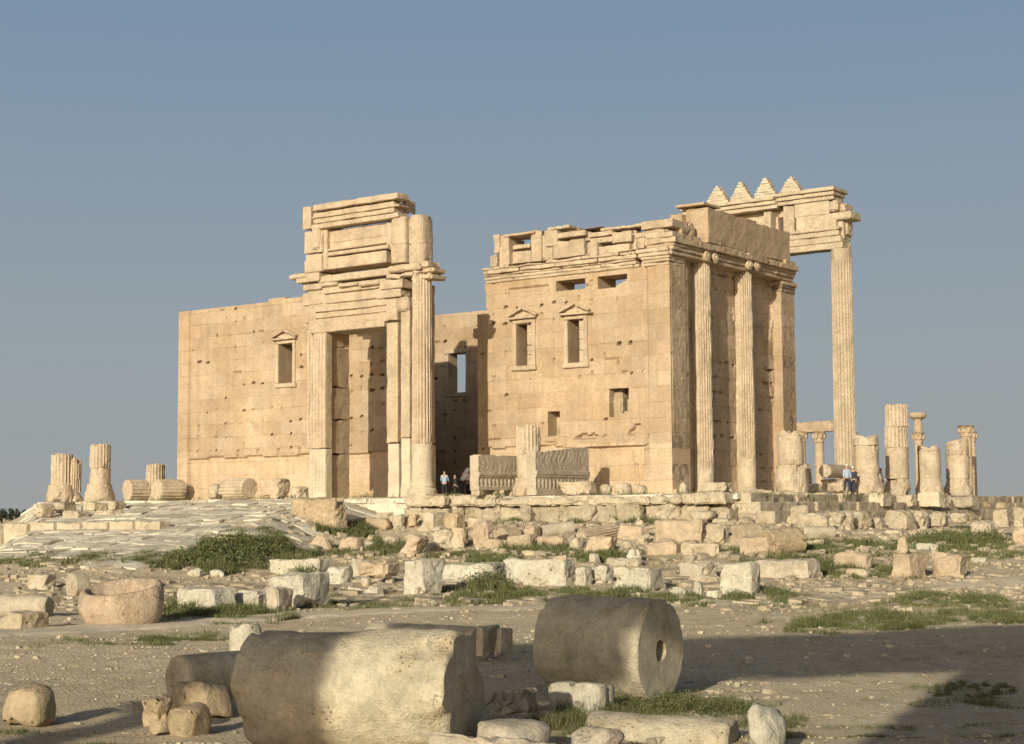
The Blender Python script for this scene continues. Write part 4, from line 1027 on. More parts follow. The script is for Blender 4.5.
# stack of slabs standing in front of the first half column
block((700, 483, 736, 492), 'thin dark-edged slab on top of the block stack below the half columns', D=79.5, w=.9)
block((694, 492, 737, 503.5), 'long moulded block, second from the top of the stack below the half columns', D=79, w=.9)
block((697, 503, 738, 512), 'third course of the block stack below the half columns', D=78.6, w=.9)
block((714, 512, 737, 523), 'lowest right stone of the stack below the half columns', D=78, w=.8, sph=.15)
block((689, 511, 715, 520.5), 'rounded pale stone at the lower left of the block stack', D=77.5, sph=.35, w=.7)
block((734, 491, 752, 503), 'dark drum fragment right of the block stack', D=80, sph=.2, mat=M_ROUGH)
block((744, 490, 776, 500), 'layered ledge stone right of the stack, below the second half column', D=84)
block((756, 502, 773, 515), 'small cubic stone in the grass below the second half column', D=79)
block((741, 503, 756, 512), 'small grey stone beside the cubic one below the half columns', D=80)
block((772, 492, 812, 506), 'heavy bedding block under the massive stump at the right corner', D=82.5, w=1.4, mat=M_STUMP)
block((790, 505, 811, 518), 'rounded stone in front of the massive right corner stump', D=78.5, sph=.3)
block((820, 478.5, 852, 493), 'squared block carrying the lying drum left of the smooth stump', D=91, w=.9, mat=M_STUMP)
lyingpx(824, 846, 90.5, 93, .38, 'short drum lying on top of a block behind the walking man', 47, zc=1.28, mat=M_STUMP)
block((803.5, 464, 812, 484), 'upright sliver of stone beside the lying drum', D=92, w=.4)
block((808, 484, 823, 494.5), 'small round boulder between two stumps on the right', name='boulder', cat='boulder', D=89, sph=.5)
block((811, 493, 830, 504), 'square terrace block below the small round boulder', D=86.5)
block((829, 494, 847, 504.5), 'square terrace block below the man in the blue shirt', D=86.5)
block((859, 493.5, 893, 506), 'clean squared plinth block below the smooth stump', D=89, mat=M_PALE, r=.03, chip=.05, w=1.2)
block((893, 494.5, 916, 506), 'weathered block between two plinths under the tallest stump', D=92)
block((916, 493, 952, 507), 'large squared plinth block under the short moulded stump', D=93, mat=M_PALE, r=.03, chip=.04, w=1.6)
block((950, 497, 976, 507.5), 'broken bedding stones under the rightmost thick stump', D=97)
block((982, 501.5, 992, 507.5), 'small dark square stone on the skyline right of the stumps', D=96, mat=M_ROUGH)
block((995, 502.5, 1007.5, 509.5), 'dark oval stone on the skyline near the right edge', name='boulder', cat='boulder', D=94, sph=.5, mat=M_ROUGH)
# left terrace edge rubble
for bx, lb in (((33, 504, 55, 517), 'leftmost rubble block of the terrace corner under the leftmost stump'), ((52, 502, 76, 513), 'bedding block beneath the leftmost fluted stump'),
               ((80, 502, 108, 511), 'bedding block beneath the taller left stump'), ((60, 511, 92, 519), 'long lower block at the left terrace edge'), ((92, 510, 124, 519), 'lower edge block below the taller left stump'),
               ((108, 501, 126, 510), 'small rounded block right of the taller left stump')):
    block(bx, lb, D=101-(bx[3]-502)*.35, w=1.0)
kb = MB(); 
for i in range(9):
    a = on_line(-60+i*26, 92-i*.9); x = a[0]; y = a[1]
    boxm(kb, x-1.0, x+1.35, y-.4, y+.4, -2.6, -1.35+.02*i, seed=300+i, r=.05, amp=.03, chip=.12)
tag(build('low_wall', kb, M_BLOCK), 'long low pale wall of end-to-end blocks below the leftmost stumps', 'low wall')

# -- the field of fallen blocks, row by row
S = [
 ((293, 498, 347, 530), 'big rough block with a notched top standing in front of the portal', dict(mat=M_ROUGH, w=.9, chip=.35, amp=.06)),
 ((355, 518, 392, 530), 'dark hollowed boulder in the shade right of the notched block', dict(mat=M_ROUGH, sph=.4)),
 ((388, 514, 411, 529), 'pale smooth block left of the twin rough blocks', dict()),
 ((407, 514, 421, 528), 'narrow rough block between the pale block and the twin blocks', dict(mat=M_ROUGH)),
 ((418, 513, 446, 531), 'left one of the twin rough-faced blocks in front of the terrace', dict(mat=M_BLOCK, w=1.0)),
 ((443, 512, 467, 530), 'right one of the twin rough-faced blocks in front of the terrace', dict(mat=M_ROUGH, w=.9)),
 ((468, 517, 486, 527), 'low flat block just right of the twin rough blocks', dict()),
 ((360, 513, 392, 519), 'flat slab above the dark hollowed boulder', dict()),
 ((306, 534, 338, 551), 'pyramid-shaped tan stone below the notched block', dict(mat=M_PINK, taper=.75, sph=.1)),
 ((337, 537, 363, 552), 'hunched stone right of the pyramid-shaped one', dict(mat=M_PINK, sph=.35)),
 ((362, 541, 380, 551), 'small split stones in the row below the notched block', dict(mat=M_WHITE, sph=.2)),
 ((379, 536, 401, 549), 'low lump left of the leaning slab', dict(sph=.3)),
 ((397, 534, 425, 557), 'slab leaning over to the left, flat face up', dict(tilt=(0, .35), mat=M_PINK)),
 ((420, 540, 439, 553), 'wedge of stone at the right foot of the leaning slab', dict(tilt=(0, .3))),
 ((429, 530, 461, 550), 'angular boulder split by a dark hollow', dict(mat=M_BLOCK, chip=.4, sph=.15)),
 ((450, 527, 474, 549), 'tall tapered block left of the upright slab', dict(mat=M_PINK, taper=.2)),
 ((471, 521.5, 495, 549), 'upright slab with rounded shoulders in the middle of the block row', dict(mat=M_PINK, r=.15, w=.6)),
 ((484, 539, 509, 550), 'low block below the half-round stone', dict(mat=M_PINK)),
 ((507, 535, 537, 550), 'block with a broken dark right end below the half-round stone', dict(mat=M_PINK, chip=.3)),
 ((522, 525, 541, 541), 'rounded block right of the half-round stone', dict(mat=M_PINK, sph=.3)),
 ((486, 548, 508, 556), 'thin flat stone at the foot of the half-round one', dict()),
 ((536, 535, 569, 549), 'broad low boulder in front of the terrace wall', dict(sph=.35, mat=M_PINK)),
 ((566, 537, 586, 552), 'rubble lump left of the flat-topped block', dict(sph=.2)),
 ((584, 537, 618, 553), 'flat-topped pale block below the fluted drum', dict(mat=M_PINK)),
 ((614, 540, 640, 553), 'cracked pale block left of the two stacked slabs', dict(mat=M_BLOCK)),
 ((616, 526, 648, 540), 'slanting tan block behind the cracked one', dict(mat=M_PINK, tilt=(0, .12))),
 ((636, 534, 654, 545), 'small wedge left of the largest tan block', dict()),
 ((652, 520, 707, 545), 'largest tan squared block, with a small hole near its bottom', dict(mat=M_PINK, w=.8, r=.08)),
 ((646, 542, 681, 556), 'rosy slab with a dark split beneath, below the largest tan block', dict(mat=M_PINK)),
 ((681, 543, 722, 558), 'layered rubble pile stone right of the rosy slab', dict(chip=.3)),
 ((704, 524, 731, 544), 'fluted fragment wedged beside the largest tan block', dict(mat=M_BLOCK, chip=.3)),
 ((743, 538, 777, 557), 'crisp square block in front of the fluted rough drum', dict(mat=M_PINK, w=.5, r=.03, chip=.05)),
 ((650, 510, 684, 521), 'block stepping down at the right end of the terrace wall', dict()),
 ((766, 516, 797, 524), 'long flat stone lying in the grass right of the stack', dict(sph=.2)),
 ((803, 540, 826, 548), 'flat low stone below the row of rounded blocks', dict()),
 # front line
 ((270, 559, 334, 576), 'long white slab half sunk at the left of the front row', dict(mat=M_WHITE, w=.9)),
 ((326, 565, 354, 585), 'pale rounded boulder between the long slab and the propped slab', dict(mat=M_WHITE, sph=.3, name='boulder', cat='boulder')),
 ((351, 559, 374, 577), 'pale upright block behind the rosy propped slab', dict(mat=M_WHITE)),
 ((361, 577, 374, 587), 'left small stone propping the rosy slab', dict(sph=.4)),
 ((384, 577, 397, 586), 'right small stone propping the rosy slab', dict(sph=.4)),
 ((344, 587, 388, 595), 'thin flat slab in the grass left of the white cube', dict(mat=M_WHITE)),
 ((404, 561, 443, 594.5), 'white cube-shaped block standing alone in the front row', dict(mat=M_WHITE, w=1.0, r=.07)),
 ((441, 563, 506, 583), 'long low white slab right of the white cube', dict(mat=M_WHITE, w=.9, chip=.25)),
 ((444, 579, 470, 586), 'small slab beneath the long low white slab', dict(mat=M_WHITE)),
 ((503, 559, 575, 588), 'long moulded white block with a broken dark right end', dict(mat=M_WHITE, w=.9, r=.05)),
 ((575, 567, 592, 586), 'square white block between the moulded block and the split one', dict(mat=M_WHITE)),
 ((588, 566, 616, 585), 'white block with a darker right half in the front row', dict(mat=M_WHITE)),
 ((612, 568, 668, 592), 'wide white block with a rounded right end beside rubble', dict(mat=M_WHITE, w=1.1)),
 ((676, 562, 719, 580), 'long grey-sided block behind the big pale boulder', dict(mat=M_GREY, w=.8)),
 ((714, 562, 738, 576), 'grey block adjoining the left of the big pale boulder', dict(mat=M_GREY)),
 ((757, 559, 822, 580), 'long grey ledge of rock right of the big pale boulder', dict(mat=M_GREY, w=1.0, chip=.3)),
 ((717, 563, 769, 598), 'big pale broken boulder with a small notch, right end of the front row', dict(mat=M_WHITE, sph=.15, chip=.4, w=1.1, taper=.15, name='boulder', cat='boulder')),
 ((692, 582, 707, 597), 'small bright white upright stone left of the big pale boulder', dict(mat=M_WHITE, taper=.2)),
 ((707, 588, 723, 599), 'low white stone touching the big pale boulder', dict(mat=M_WHITE)),
 ((669, 587, 690, 597), 'flat white stone right of the wide white block', dict(mat=M_WHITE)),
 ((685, 576, 722, 585), 'tan slab sloping behind the small bright stones', dict()),
 ((606, 557, 640, 568), 'grey rubble behind the wide white block', dict(mat=M_GREY, sph=.2, chip=.3)),
 ((587, 554, 602, 566), 'grey spiky stone behind the front row', dict(mat=M_GREY, taper=.4)),
 ((620, 549, 644, 565), 'white pointed stone behind the wide white block', dict(mat=M_WHITE, taper=.4)),
 # left front
 ((0, 611, 46, 629), 'flat low slab at the left edge beside the path', dict(w=.9, mat=M_BLOCK)),
 ((28, 574, 57, 590), 'pale squared stone end behind the lying shaft at left', dict()),
 ((173, 588, 241, 612), 'long white block sunk in the grass right of the stone basin', dict(mat=M_WHITE, w=.9, chip=.2)),
 ((233, 589, 270, 611), 'white block with a sloping end, right of the long sunken one', dict(mat=M_WHITE, w=.6)),
 ((264, 588, 293, 612), 'grey-faced rough cube left of the broken pale boulder', dict(mat=M_GREY, w=.7)),
 ((267, 574, 331, 609), 'large broken pale boulder with a split across its flat top', dict(mat=M_WHITE, sph=.2, chip=.4, w=1.3, amp=.08, name='boulder', cat='boulder')),
 ((185, 569, 206, 577), 'low white stone in the green bush', dict(mat=M_WHITE, sph=.3)),
 ((208, 569, 228, 577), 'second low white stone in the green bush, reddish at its right end', dict(mat=M_WHITE, sph=.3)),
 # right field
 ((970, 521, 997, 538), 'rounded block with a dark right face below the skyline stones', dict(sph=.15)),
 ((992, 527.5, 1011, 538), 'low block carrying an upright one at the right', dict()),
 ((1013, 508, 1028, 527), 'cracked block at the right edge above the round boulder', dict()),
 ((1010, 526, 1034, 546), 'round tan boulder cut by the right edge', dict(sph=.6, mat=M_PINK, name='boulder', cat='boulder')),
 ((833, 551, 874, 570), 'layered rock with strata lines in the grass on the right', dict(mat=M_PINK, sph=.2, chip=.3)),
 ((846, 569, 871, 578), 'low pale stone under the layered rock', dict(sph=.2)),
 ((893, 553, 925, 579.5), 'sharp-edged tan block forming the foot of an L', dict(mat=M_PINK, w=1.1, r=.03, chip=.04)),
 ((929, 552, 969, 578), 'slanting slab right of the L-shaped block', dict(mat=M_PINK, chip=.3, w=.8)),
 ((970, 557, 987, 564), 'small flat white stone in the scrub at right', dict(mat=M_WHITE)),
 ((917, 543, 940, 554), 'little rough stones behind the L-shaped block', dict(mat=M_WHITE, sph=.2)),
]
for bx, lb, kw in S: block(bx, lb, **kw)
# stones resting on other stones or upright companions
block((994, 510, 1012, 528), 'upright stone standing on a low block near the right edge', D=depth(ground_at(1001, 538)[0]), w=.6)
block((896, 536, 914, 555), 'narrow upright stub rising from the L-shaped block', D=depth(ground_at(909, 579)[0])+.3, w=.6, mat=M_PINK, taper=.25)
block((358, 561, 402, 578), 'rosy slab propped on two small stones in the front row', D=depth(ground_at(378, 587)[0]), w=.9, mat=M_PINK, r=.15)
D_ = depth(ground_at(500, 541)[0])
g_ = at(501, 540, D_+.5); mb = MB(); Rr_ = 11.5/FPX*D_
V, F, t = drum(Rr_, Rr_, .9, seg=44, amp=.015, seed=4, chip=.06); P = lay(V, g_+np.array([0, 0, .05]), (.25, 1, 0)); mb.add(P, F, t)
tag(build('half_round_stone', mb, M_PINK, origin=g_), 'round-topped drum slice showing its flat tan face in the block row', 'stone slab')
# fallen drums in the block rows
def drumpx(px0, py0, px1, py1, label, seed, ang, end='left', **k):
    """lying drum seen mostly end on: ang = heading of its axis from the picture plane (deg), pixels bound the whole thing"""
    g = ground_at((px0+px1)/2, py1)[0]; D0 = depth(g); R = (py1-py0)/FPX*D0/2; wm = (px1-px0)/FPX*D0
    c, s = math.cos(R_(ang)), abs(math.sin(R_(ang))); L = max(.4, (wm-2*R*s)/c); Dm = D0+R
    xl = ((px0-512)/FPX)*Dm+R*s; xr = ((px1-512)/FPX)*Dm-R*s
    dl = Dm+(s*L/2 if ang > 0 else -s*L/2)*-1; dr = Dm+(s*L/2 if ang > 0 else -s*L/2)
    return lying(camxy(xl, dl), camxy(xr, dr), R, label, seed, **k)
drumpx(727, 525, 762, 551, 'lying drum with a bright orange-tan round face, right of the rubble stones', 3, 30, mat=M_PINK, chip=.12)
drumpx(757, 528, 804, 556, 'half-buried drum with a badly eroded side behind the crisp square block', 4, 25, mat=M_ROUGH, chip=.3, amp=.04)
drumpx(574, 526, 619, 541, 'fluted drum lying below the middle of the terrace wall', 5, 40, flutes=18, mat=M_STUMP)
drumpx(538, 523, 574, 536, 'smooth grey shaft lying along the foot of the terrace wall', 6, 15, mat=M_GREY)
drumpx(798, 525, 834, 536, 'small grey drum half sunk left of the rounded block row', 8, 15, mat=M_GREY)
# two courses of rounded blocks at the right of the terrace
rowA = [(796, 512, 832, 532, 'first and longest block of the upper right-hand row, rough right face'), (829, 511.5, 852, 532, 'second block of the upper right-hand row, smooth and rounded'),
        (850, 511, 871, 531, 'third block of the upper right-hand row, grass above it'), (868, 517, 889, 531.5, 'fourth block of the upper right-hand row, lower than the others'),
        (885, 511, 914, 530.5, 'fifth block of the upper right-hand row, deeply layered'), (911, 512, 931, 529.5, 'sixth block of the upper right-hand row, striped by strata'),
        (928, 512, 951, 528.5, 'seventh block of the upper right-hand row, beside the dark gap'), (949, 513, 972, 522, 'last low block of the upper right-hand row, above the dark gap')]
for a in rowA: block((a[0]-2, a[1], a[2]+3, a[3]+1), a[4], D=76.0+(a[0]-796)*.075, w=1.25, r=.2, chip=.3, sph=.18, strata=.06, mat=M_BLOCK, group='upper row of rounded blocks')
rowB = [(804, 531, 833, 544, 'leftmost block of the lower right-hand row'), (830, 531, 851, 544, 'second block from the left in the lower right-hand row'), (848, 531.5, 866, 543.5, 'third and smallest block in the lower right-hand row'),
        (863, 531, 885, 543.5, 'fourth block in the lower right-hand row, dark underneath'), (882, 530, 907, 542, 'fifth block in the lower right-hand row, behind the upright stub'), (905, 529.5, 937, 541, 'sixth block in the lower right-hand row, low and pale'),
        (935, 528.5, 967, 540, 'last block in the lower right-hand row, ending in green grass')]
for a in rowB: block((a[0]-2, a[1], a[2]+3, a[3]+1), a[4], D=73.6+(a[0]-804)*.07, w=1.1, r=.2, chip=.25, sph=.2, mat=M_BLOCK, group='lower row of rounded blocks')

# -- foreground
d1a = camxy(-3.05, 19.75); d1b = camxy(-.86, 18.95)
lying(camxy(-3.03, 19.87), camxy(-.56, 18.98), .71, 'huge weathered column drum in the foreground, half of it in shadow', 101, mat=M_FORE, chip=.13, amp=.018, res=.04, seg=210, smooth=True, sink=.02, rim=.10)
lying(camxy(.66, 24.75), camxy(2.11, 23.85), .755, 'big column drum with a square socket in its round end, right of the foreground', 103, mat=M_FORE, chip=.10, amp=.014, rim=.04, res=.04, seg=210, hole=.40, smooth=True, sink=.03)
lying(camxy(-4.95, 24.6), camxy(-2.9, 26.6), .36, 'slender smooth shaft lying in shadow behind the huge foreground drum', 104, mat=M_FORE, chip=.03, amp=.006, res=.08, seg=80, smooth=True)
lying(camxy(-2.75, 32.6), camxy(-.62, 30.9), .335, 'long dark shaft lying across behind the huge foreground drum', 105, mat=M_FORE, chip=.04, amp=.008, seg=80, smooth=True)
block((476, 624, 498, 655), 'square base block at the end of the long dark shaft', mat=M_FORE, w=.6, r=.04, chip=.06, D=30.3, warp=.02)
block((494, 625, 517, 655), 'outermost dark square block beyond the long dark shaft', mat=M_FORE, w=.5, r=.04, chip=.1, D=30.2, warp=.03)
p = at(247, 652, 31.5); gz = float(terrain(p[0], p[1])); mb = MB(); V, F, t = drum(.335, .33, CAM[2]+(511-620)*31.5/FPX-gz, seg=60, amp=.01, seed=7, chip=.08, brk=.06)
mb.add(V+np.array([p[0], p[1], gz-.05]), F, t); tag(build('column_stub', mb, M_WHITE, origin=(p[0], p[1], gz-.05), smooth=True), 'short pale round stub standing behind the huge foreground drum', 'column stub')
lying(camxy(-17.1, 45.9), camxy(-12.55, 45.0), .31, 'smooth grey shaft lying at the left edge with a shadow on its middle', 107, mat=M_GREY, chip=.04, amp=.008, seg=60)
drumpx(66, 572, 94, 598.5, 'tilted short drum with a ragged ridged back, left of the stone basin', 9, 38, mat=M_BLOCK, chip=.15)
# stone basin
g = ground_at(121, 626)[0]; D0 = depth(g); Rb = 44/FPX*D0
c = at(121, 626, D0+Rb*.62); zb = float(terrain(c[0], c[1]))-.05; H = 40/FPX*D0
mb = MB(); prof = [(0, Rb*.78), (.05, Rb*.84), (H*.3, Rb*.95), (H*.6, Rb*1.0), (H*.85, Rb*.99), (H*.97, Rb*.96), (H, Rb*.93), (H-.01, Rb*.84), (H-.25, Rb*.80), (H-.5, Rb*.66)]
V, F, t = drum(Rb, Rb, H, seg=90, amp=.03, seed=12, chip=.05, prof=prof)
V[:, 1] *= .72; V[:, 2] += .07*(V[:, 0]/Rb)*(V[:, 2]/H); V[:, 2] += np.where(V[:, 2] > .3*H, .26*V[:, 1], 0)
mb.add(xf(V, (c[0], c[1], zb), A*.75), F, t); tag(build('stone_basin', mb, stone_mat('ruddy_limestone', (.46, .345, .235), (.52, .41, .295), big=2, fine=16, pits=.3, bump=1.6, c3=(.40, .285, .185), rnd=0), origin=(c[0], c[1], zb), smooth=True), 'rough hollowed stone basin of ruddy tint beside the path', 'basin')
F_ = [
 ((160, 679, 236, 719), 'rough tan boulder under the end of the slender shaft', dict(mat=M_ROUGH, sph=.35, chip=.35, w=.6, warp=.12, low=.06)),
 ((135, 694, 187, 736), 'left half of the cracked tan rock in front of the rough boulder', dict(mat=M_ROUGH, sph=.4, chip=.3, w=.5, warp=.07, low=.05)),
 ((168, 701, 215, 737), 'right half of the cracked tan rock in front of the rough boulder', dict(mat=M_ROUGH, sph=.4, chip=.3, w=.5, warp=.07, low=.05)),
 ((0, 686, 60, 728), 'lone peaked boulder on bare ground at the lower left', dict(mat=M_ROUGH, sph=.35, chip=.12, w=.5, low=.12, taper=.25, warp=.10)),
 ((487, 687, 549, 716), 'carved fragment with leaf relief between the two big drums', dict(mat=M_FORE, w=.5, chip=.12)),
 ((543, 682, 616, 720), 'pale jagged rock beside the socketed drum', dict(mat=M_WHITE, sph=.25, chip=.35, amp=.06, w=.6)),
 ((468, 720, 552, 760), 'smooth low boulder at the bottom edge, centre', dict(mat=M_GREY, sph=.35, w=.7, r=.1)),
 ((425, 734, 582, 775), 'long pale slab cut by the bottom edge, in front of the low boulder', dict(mat=M_GREY, sph=.15, w=.6)),
 ((560, 724, 628, 765), 'hollowed boulder between the low boulder and the long cut shaft', dict(mat=M_GREY, sph=.4, w=.6, chip=.25)),
 ((742, 706, 786, 752), 'upright craggy rock at the right end of the bottom stones', dict(mat=M_WHITE, sph=.3, chip=.4, amp=.07, w=.5, warp=.14)),
]
for bx, lb, kw in F_: block(bx, lb, res=.045, name='boulder', cat='boulder', sink=.04, **{**dict(r=.06), **kw})
g_ = ground_at(516, 716)[0]; fr_ = [o for o in C.objects if o.get('label', '').startswith('carved fragment')][0]
bb = [fr_.matrix_basis @ Vector(c_) for c_ in fr_.bound_box]; mb = MB()
for q, (u_, v_, a_) in enumerate(((-.28, .18, .6), (-.20, .27, 1.2), (-.12, .18, 2.2), (-.20, .12, -.8), (.05, .17, .5), (.12, .26, 1.3), (.20, .18, 2.4), (.12, .11, -.4), (-.04, .30, 1.57))):
    P, F, t = stone(.15, .06, .05, .03, .02, .004, q, .02, sph=.8); P = P@np.array(Matrix.Rotation(-a_, 3, 'Y')).T
    mb.add(P+np.array([u_, -.27, v_]), F, t)
lf = build('leaf_relief', mb, M_FORE); lf.parent = fr_
lying(camxy(.95, 20.6), camxy(2.62, 20.0), .42, 'pale shaft lying at the bottom edge with its broken end to the right', 111, mat=M_FORE, chip=.06, amp=.01, seg=90, smooth=True, res=.06, sink=.56, rim=.08)

# ================================================================== people
M_SKIN = plain('skin', (.42, .26, .17)); M_BLUE = plain('blue_cloth', (.33, .42, .52)); M_NAVY = plain('dark_cloth', (.03, .035, .05)); M_LIGHT = plain('white_cloth', (.72, .72, .72)); M_RED = plain('red_cloth', (.45, .06, .06)); M_BLACK = plain('black_cloth', (.015, .015, .018)); M_HAIR = plain('dark_hair', (.02, .015, .012))
def skin_mesh(name, verts, edges, rad, mat, parent, sub=2):
    me = bpy.data.meshes.new(name); me.from_pydata(verts, edges, []); o = bpy.data.objects.new(name, me); C.objects.link(o)
    sk = o.modifiers.new('skin', 'SKIN'); sk.use_smooth_shade = True
    for i, r in enumerate(rad): me.skin_vertices[0].data[i].radius = r if isinstance(r, tuple) else (r, r)
    me.skin_vertices[0].data[0].use_root = True
    ss = o.modifiers.new('sub', 'SUBSURF'); ss.levels = sub; ss.render_levels = sub
    me.materials.append(mat); o.parent = parent; return o
def person(px, D, z, label, height, face, shirt, legs, bend=0.0, stride=.0, cap=None, arm=0.0, pack=None):
    p = at(px, 500, D); e = empty('person', (p[0], p[1], z), label, 'person'); e.rotation_euler = (0, 0, face); s = height/1.75
    b = bend
    hip = (0, 0, .92); 
    def up(h, x=0.0, y=0.0): return (x, y-math.sin(b)*(h-.92), .92+math.cos(b)*(h-.92)) if b else (x, y, h)
    # local +y is the back, -y the front
    V = [hip, up(1.12), up(1.32), up(1.46), up(1.56), up(1.64), up(1.74)]
    Ed = [(0, 1), (1, 2), (2, 3), (3, 4), (4, 5), (5, 6)]; Rd = [(.15, .11), (.135, .10), (.16, .11), (.07, .07), (.055, .055), (.085, .095), (.05, .06)]
    def add(pts, rads, root):
        pr_ = root
        for q, r in zip(pts, rads): V.append(q); Rd.append(r); Ed.append((pr_, len(V)-1)); pr_ = len(V)-1
    for sg in (-1, 1):
        st = stride*sg
        add([(sg*.10, 0, .86), (sg*.11, -st*.5, .48), (sg*.11, -st, .09), (sg*.115, -st-.13, .04)], [.095, .062, .045, (.04, .035)], 0)
        sh = up(1.43, sg*.17); el = (sh[0]+sg*.06, sh[1]-arm*.2, sh[2]-.29); wr = (el[0]+sg*.0, el[1]-.08-arm*.25, el[2]-.24+arm*.2); hd = (wr[0], wr[1]-.03, wr[2]-.09)
        add([sh, el, wr, hd], [.065, .045, .032, (.035, .02)], 3)
        for q in range(-1, 3): add([(hd[0]+q*.012, hd[1]-.012, hd[2]-.05)], [.009], len(V)-1-(q+1))
    V = [(x*s, y*s, zz*s) for x, y, zz in V]; Rd = [tuple(k*s for k in r) if isinstance(r, tuple) else r*s for r in Rd]
    skin_mesh('body', V, Ed, Rd, M_SKIN, e)
    # clothes as slightly larger skins
    def sc_(l): return [tuple(k*s for k in v) for v in l]
    T = [(0, 0, .90), up(1.1), up(1.3), up(1.44)]; TE = [(0, 1), (1, 2), (2, 3)]; TR = [(.175, .13), (.16, .12), (.185, .13), (.11, .09)]
    for sg in (-1, 1):
        sh = up(1.42, sg*.17); el = (sh[0]+sg*.06, sh[1]-arm*.2, sh[2]-.29); wr = (el[0], el[1]-.06-arm*.2, el[2]-.18+arm*.17); n = len(T)
        T += [sh, el, wr]; TE += [(3, n), (n, n+1), (n+1, n+2)]; TR += [.08, .06, .05]
    skin_mesh('shirt', sc_(T), TE, [tuple(k*s for k in r) if isinstance(r, tuple) else r*s for r in TR], shirt, e)
    T = [(0, 0, .93)]; TE = []; TR = [(.165, .125)]
    for sg in (-1, 1):
        n = len(T); st = stride*sg; T += [(sg*.10, 0, .84), (sg*.11, -st*.5, .48), (sg*.11, -st, .12)]; TE += [(0, n), (n, n+1), (n+1, n+2)]; TR += [.11, .08, .065]
    skin_mesh('trousers', sc_(T), TE, [tuple(k*s for k in r) if isinstance(r, tuple) else r*s for r in TR], legs, e)
    hm = [up(1.63), up(1.70, y=.01), up(1.765)]
    if cap == 'scarf': skin_mesh('headscarf', sc_([up(1.42, y=.03), up(1.55, y=.03), up(1.66, y=.015), up(1.77)]), [(0, 1), (1, 2), (2, 3)], [(.17*s, .12*s), (.11*s, .11*s), (.115*s, .125*s), (.07*s, .08*s)], M_LIGHT, e)
    else: skin_mesh('cap' if cap else 'hair', sc_([up(1.68, y=.02), up(1.735, y=.01), up(1.78)]), [(0, 1), (1, 2)], [(.095*s, .105*s), (.09*s, .10*s), (.05*s, .06*s)], M_LIGHT if cap else M_HAIR, e)
    if pack:
        q = up(1.22, y=.0); q2 = up(1.4, y=0)
        skin_mesh('backpack', sc_([(q[0], q[1]+.2*math.cos(b), q[2]+.2*math.sin(b)-.02), (q2[0], q2[1]+.2*math.cos(b), q2[2]+.2*math.sin(b))]), [(0, 1)], [(.13*s, .10*s), (.11*s, .09*s)], pack, e)
    return e
person(847.5, 86.0, .0, 'man in a pale blue shirt, dark trousers and white cap walking on the terrace', 1.5, A+.3, M_BLUE, M_NAVY, stride=.14, cap='cap')
person(853.5, 92.5, .0, 'person in a white cap mostly hidden behind the smooth stump', 1.55, A-.6, M_NAVY, M_NAVY, cap='cap')
person(881.5, 95.0, .0, 'dark-haired person in a pale shirt standing in the gap left of the tallest stump', 1.5, A+.9, M_LIGHT, M_BLACK, arm=.4)
person(444.5, 104, .0, 'person in a blue shirt in the shade beside the portal column', 1.75, A+3.0, M_BLUE, M_BLACK, arm=.8)
person(461.5, 97.5, .0, 'person in a white headscarf with a red bag, bending forward at the dark doorway', 1.85, A+1.2, M_LIGHT, M_NAVY, bend=.55, cap='scarf', pack=M_RED, arm=.5)
person(468.5, 99.5, .0, 'person in black with a pale sleeve, left of the raised carved beam', 1.6, A-.9, M_BLACK, M_BLACK, cap=None, arm=.5)
person(455, 101.5, .0, 'dark-clothed person behind the one in the headscarf', 1.45, A+2.0, M_BLACK, M_BLACK)

# ================================================================== distant portico, trees and hills
def far_column(px, w, pyt, pyb, D, label, cap_h=2.0, above=False, lean=0):
    p = at(px, 500, D); zb = -3.6; R = w/FPX*D/2; zt = CAM[2]+(511-.006*(px-512)-pyt)*D/FPX
    o = empty('distant_column', (p[0], p[1], zb), label, 'column', 'far portico columns')
    mb = MB(); V, F, t = drum(R*1.08, R*.95, zt-zb-1.2, seg=20, amp=.01, seed=int(px), res=1.5, chip=.02); mb.add(V+np.array([p[0], p[1], zb]), F, t); build('shaft', mb, M_FAR, o)
    mb = MB(); z1 = zt-1.2
    V, F, t = drum(R, R, 1.2, seg=20, amp=.05, seed=int(px)+1, chip=.15, prof=[(0, R*.98), (.1, R*1.15), (.2, R*1.0), (.5, R*1.15), (.8, R*1.30), (1.0, R*1.55), (1.06, R*1.2), (1.2, R*1.6)]); mb.add(V+np.array([p[0], p[1], z1]), F, t)
    for q in range(8):
        a = q*math.pi/4; boxm(mb, p[0]+R*1.25*math.cos(a)-.15, p[0]+R*1.25*math.cos(a)+.15, p[1]+R*1.25*math.sin(a)-.15, p[1]+R*1.25*math.sin(a)+.15, z1+.45, z1+1.0, q, sph=.5, r=.05)
    build('capital', mb, M_FAR, o); return p, R, zt
pA = far_column(820.5, 9.5, 432, 470, 178, 'slim distant column carrying the short lintel behind the very tall column')
p2 = far_column(802, 9.5, 432, 470, 181, 'distant column mostly hidden behind the temple corner, under the short lintel')
far_column(853, 9, 433, 470, 176, 'slim distant column peeping out behind the very tall column')
far_column(968, 11, 426, 500, 172, 'distant column with a leafy capital just right of the rightmost stump')
far_column(974, 7, 432, 500, 182, 'thinner distant column half hidden by its leafy-capped neighbour')
p = far_column(920, 8.5, 433, 470, 174, 'distant column with a round bowl-shaped stone set above its capital')
mb = MB(); V, F, t = drum(.42, .42, 1.7, seg=20, seed=5); mb.add(V+np.array([p[0][0], p[0][1], p[2]]), F, t)
V, F, t = drum(.3, .3, .55, seg=24, seed=6, prof=[(0, .5), (.25, .85), (.45, .9), (.7, .85)]); mb.add(V+np.array([p[0][0], p[0][1], p[2]+1.4]), F, t)
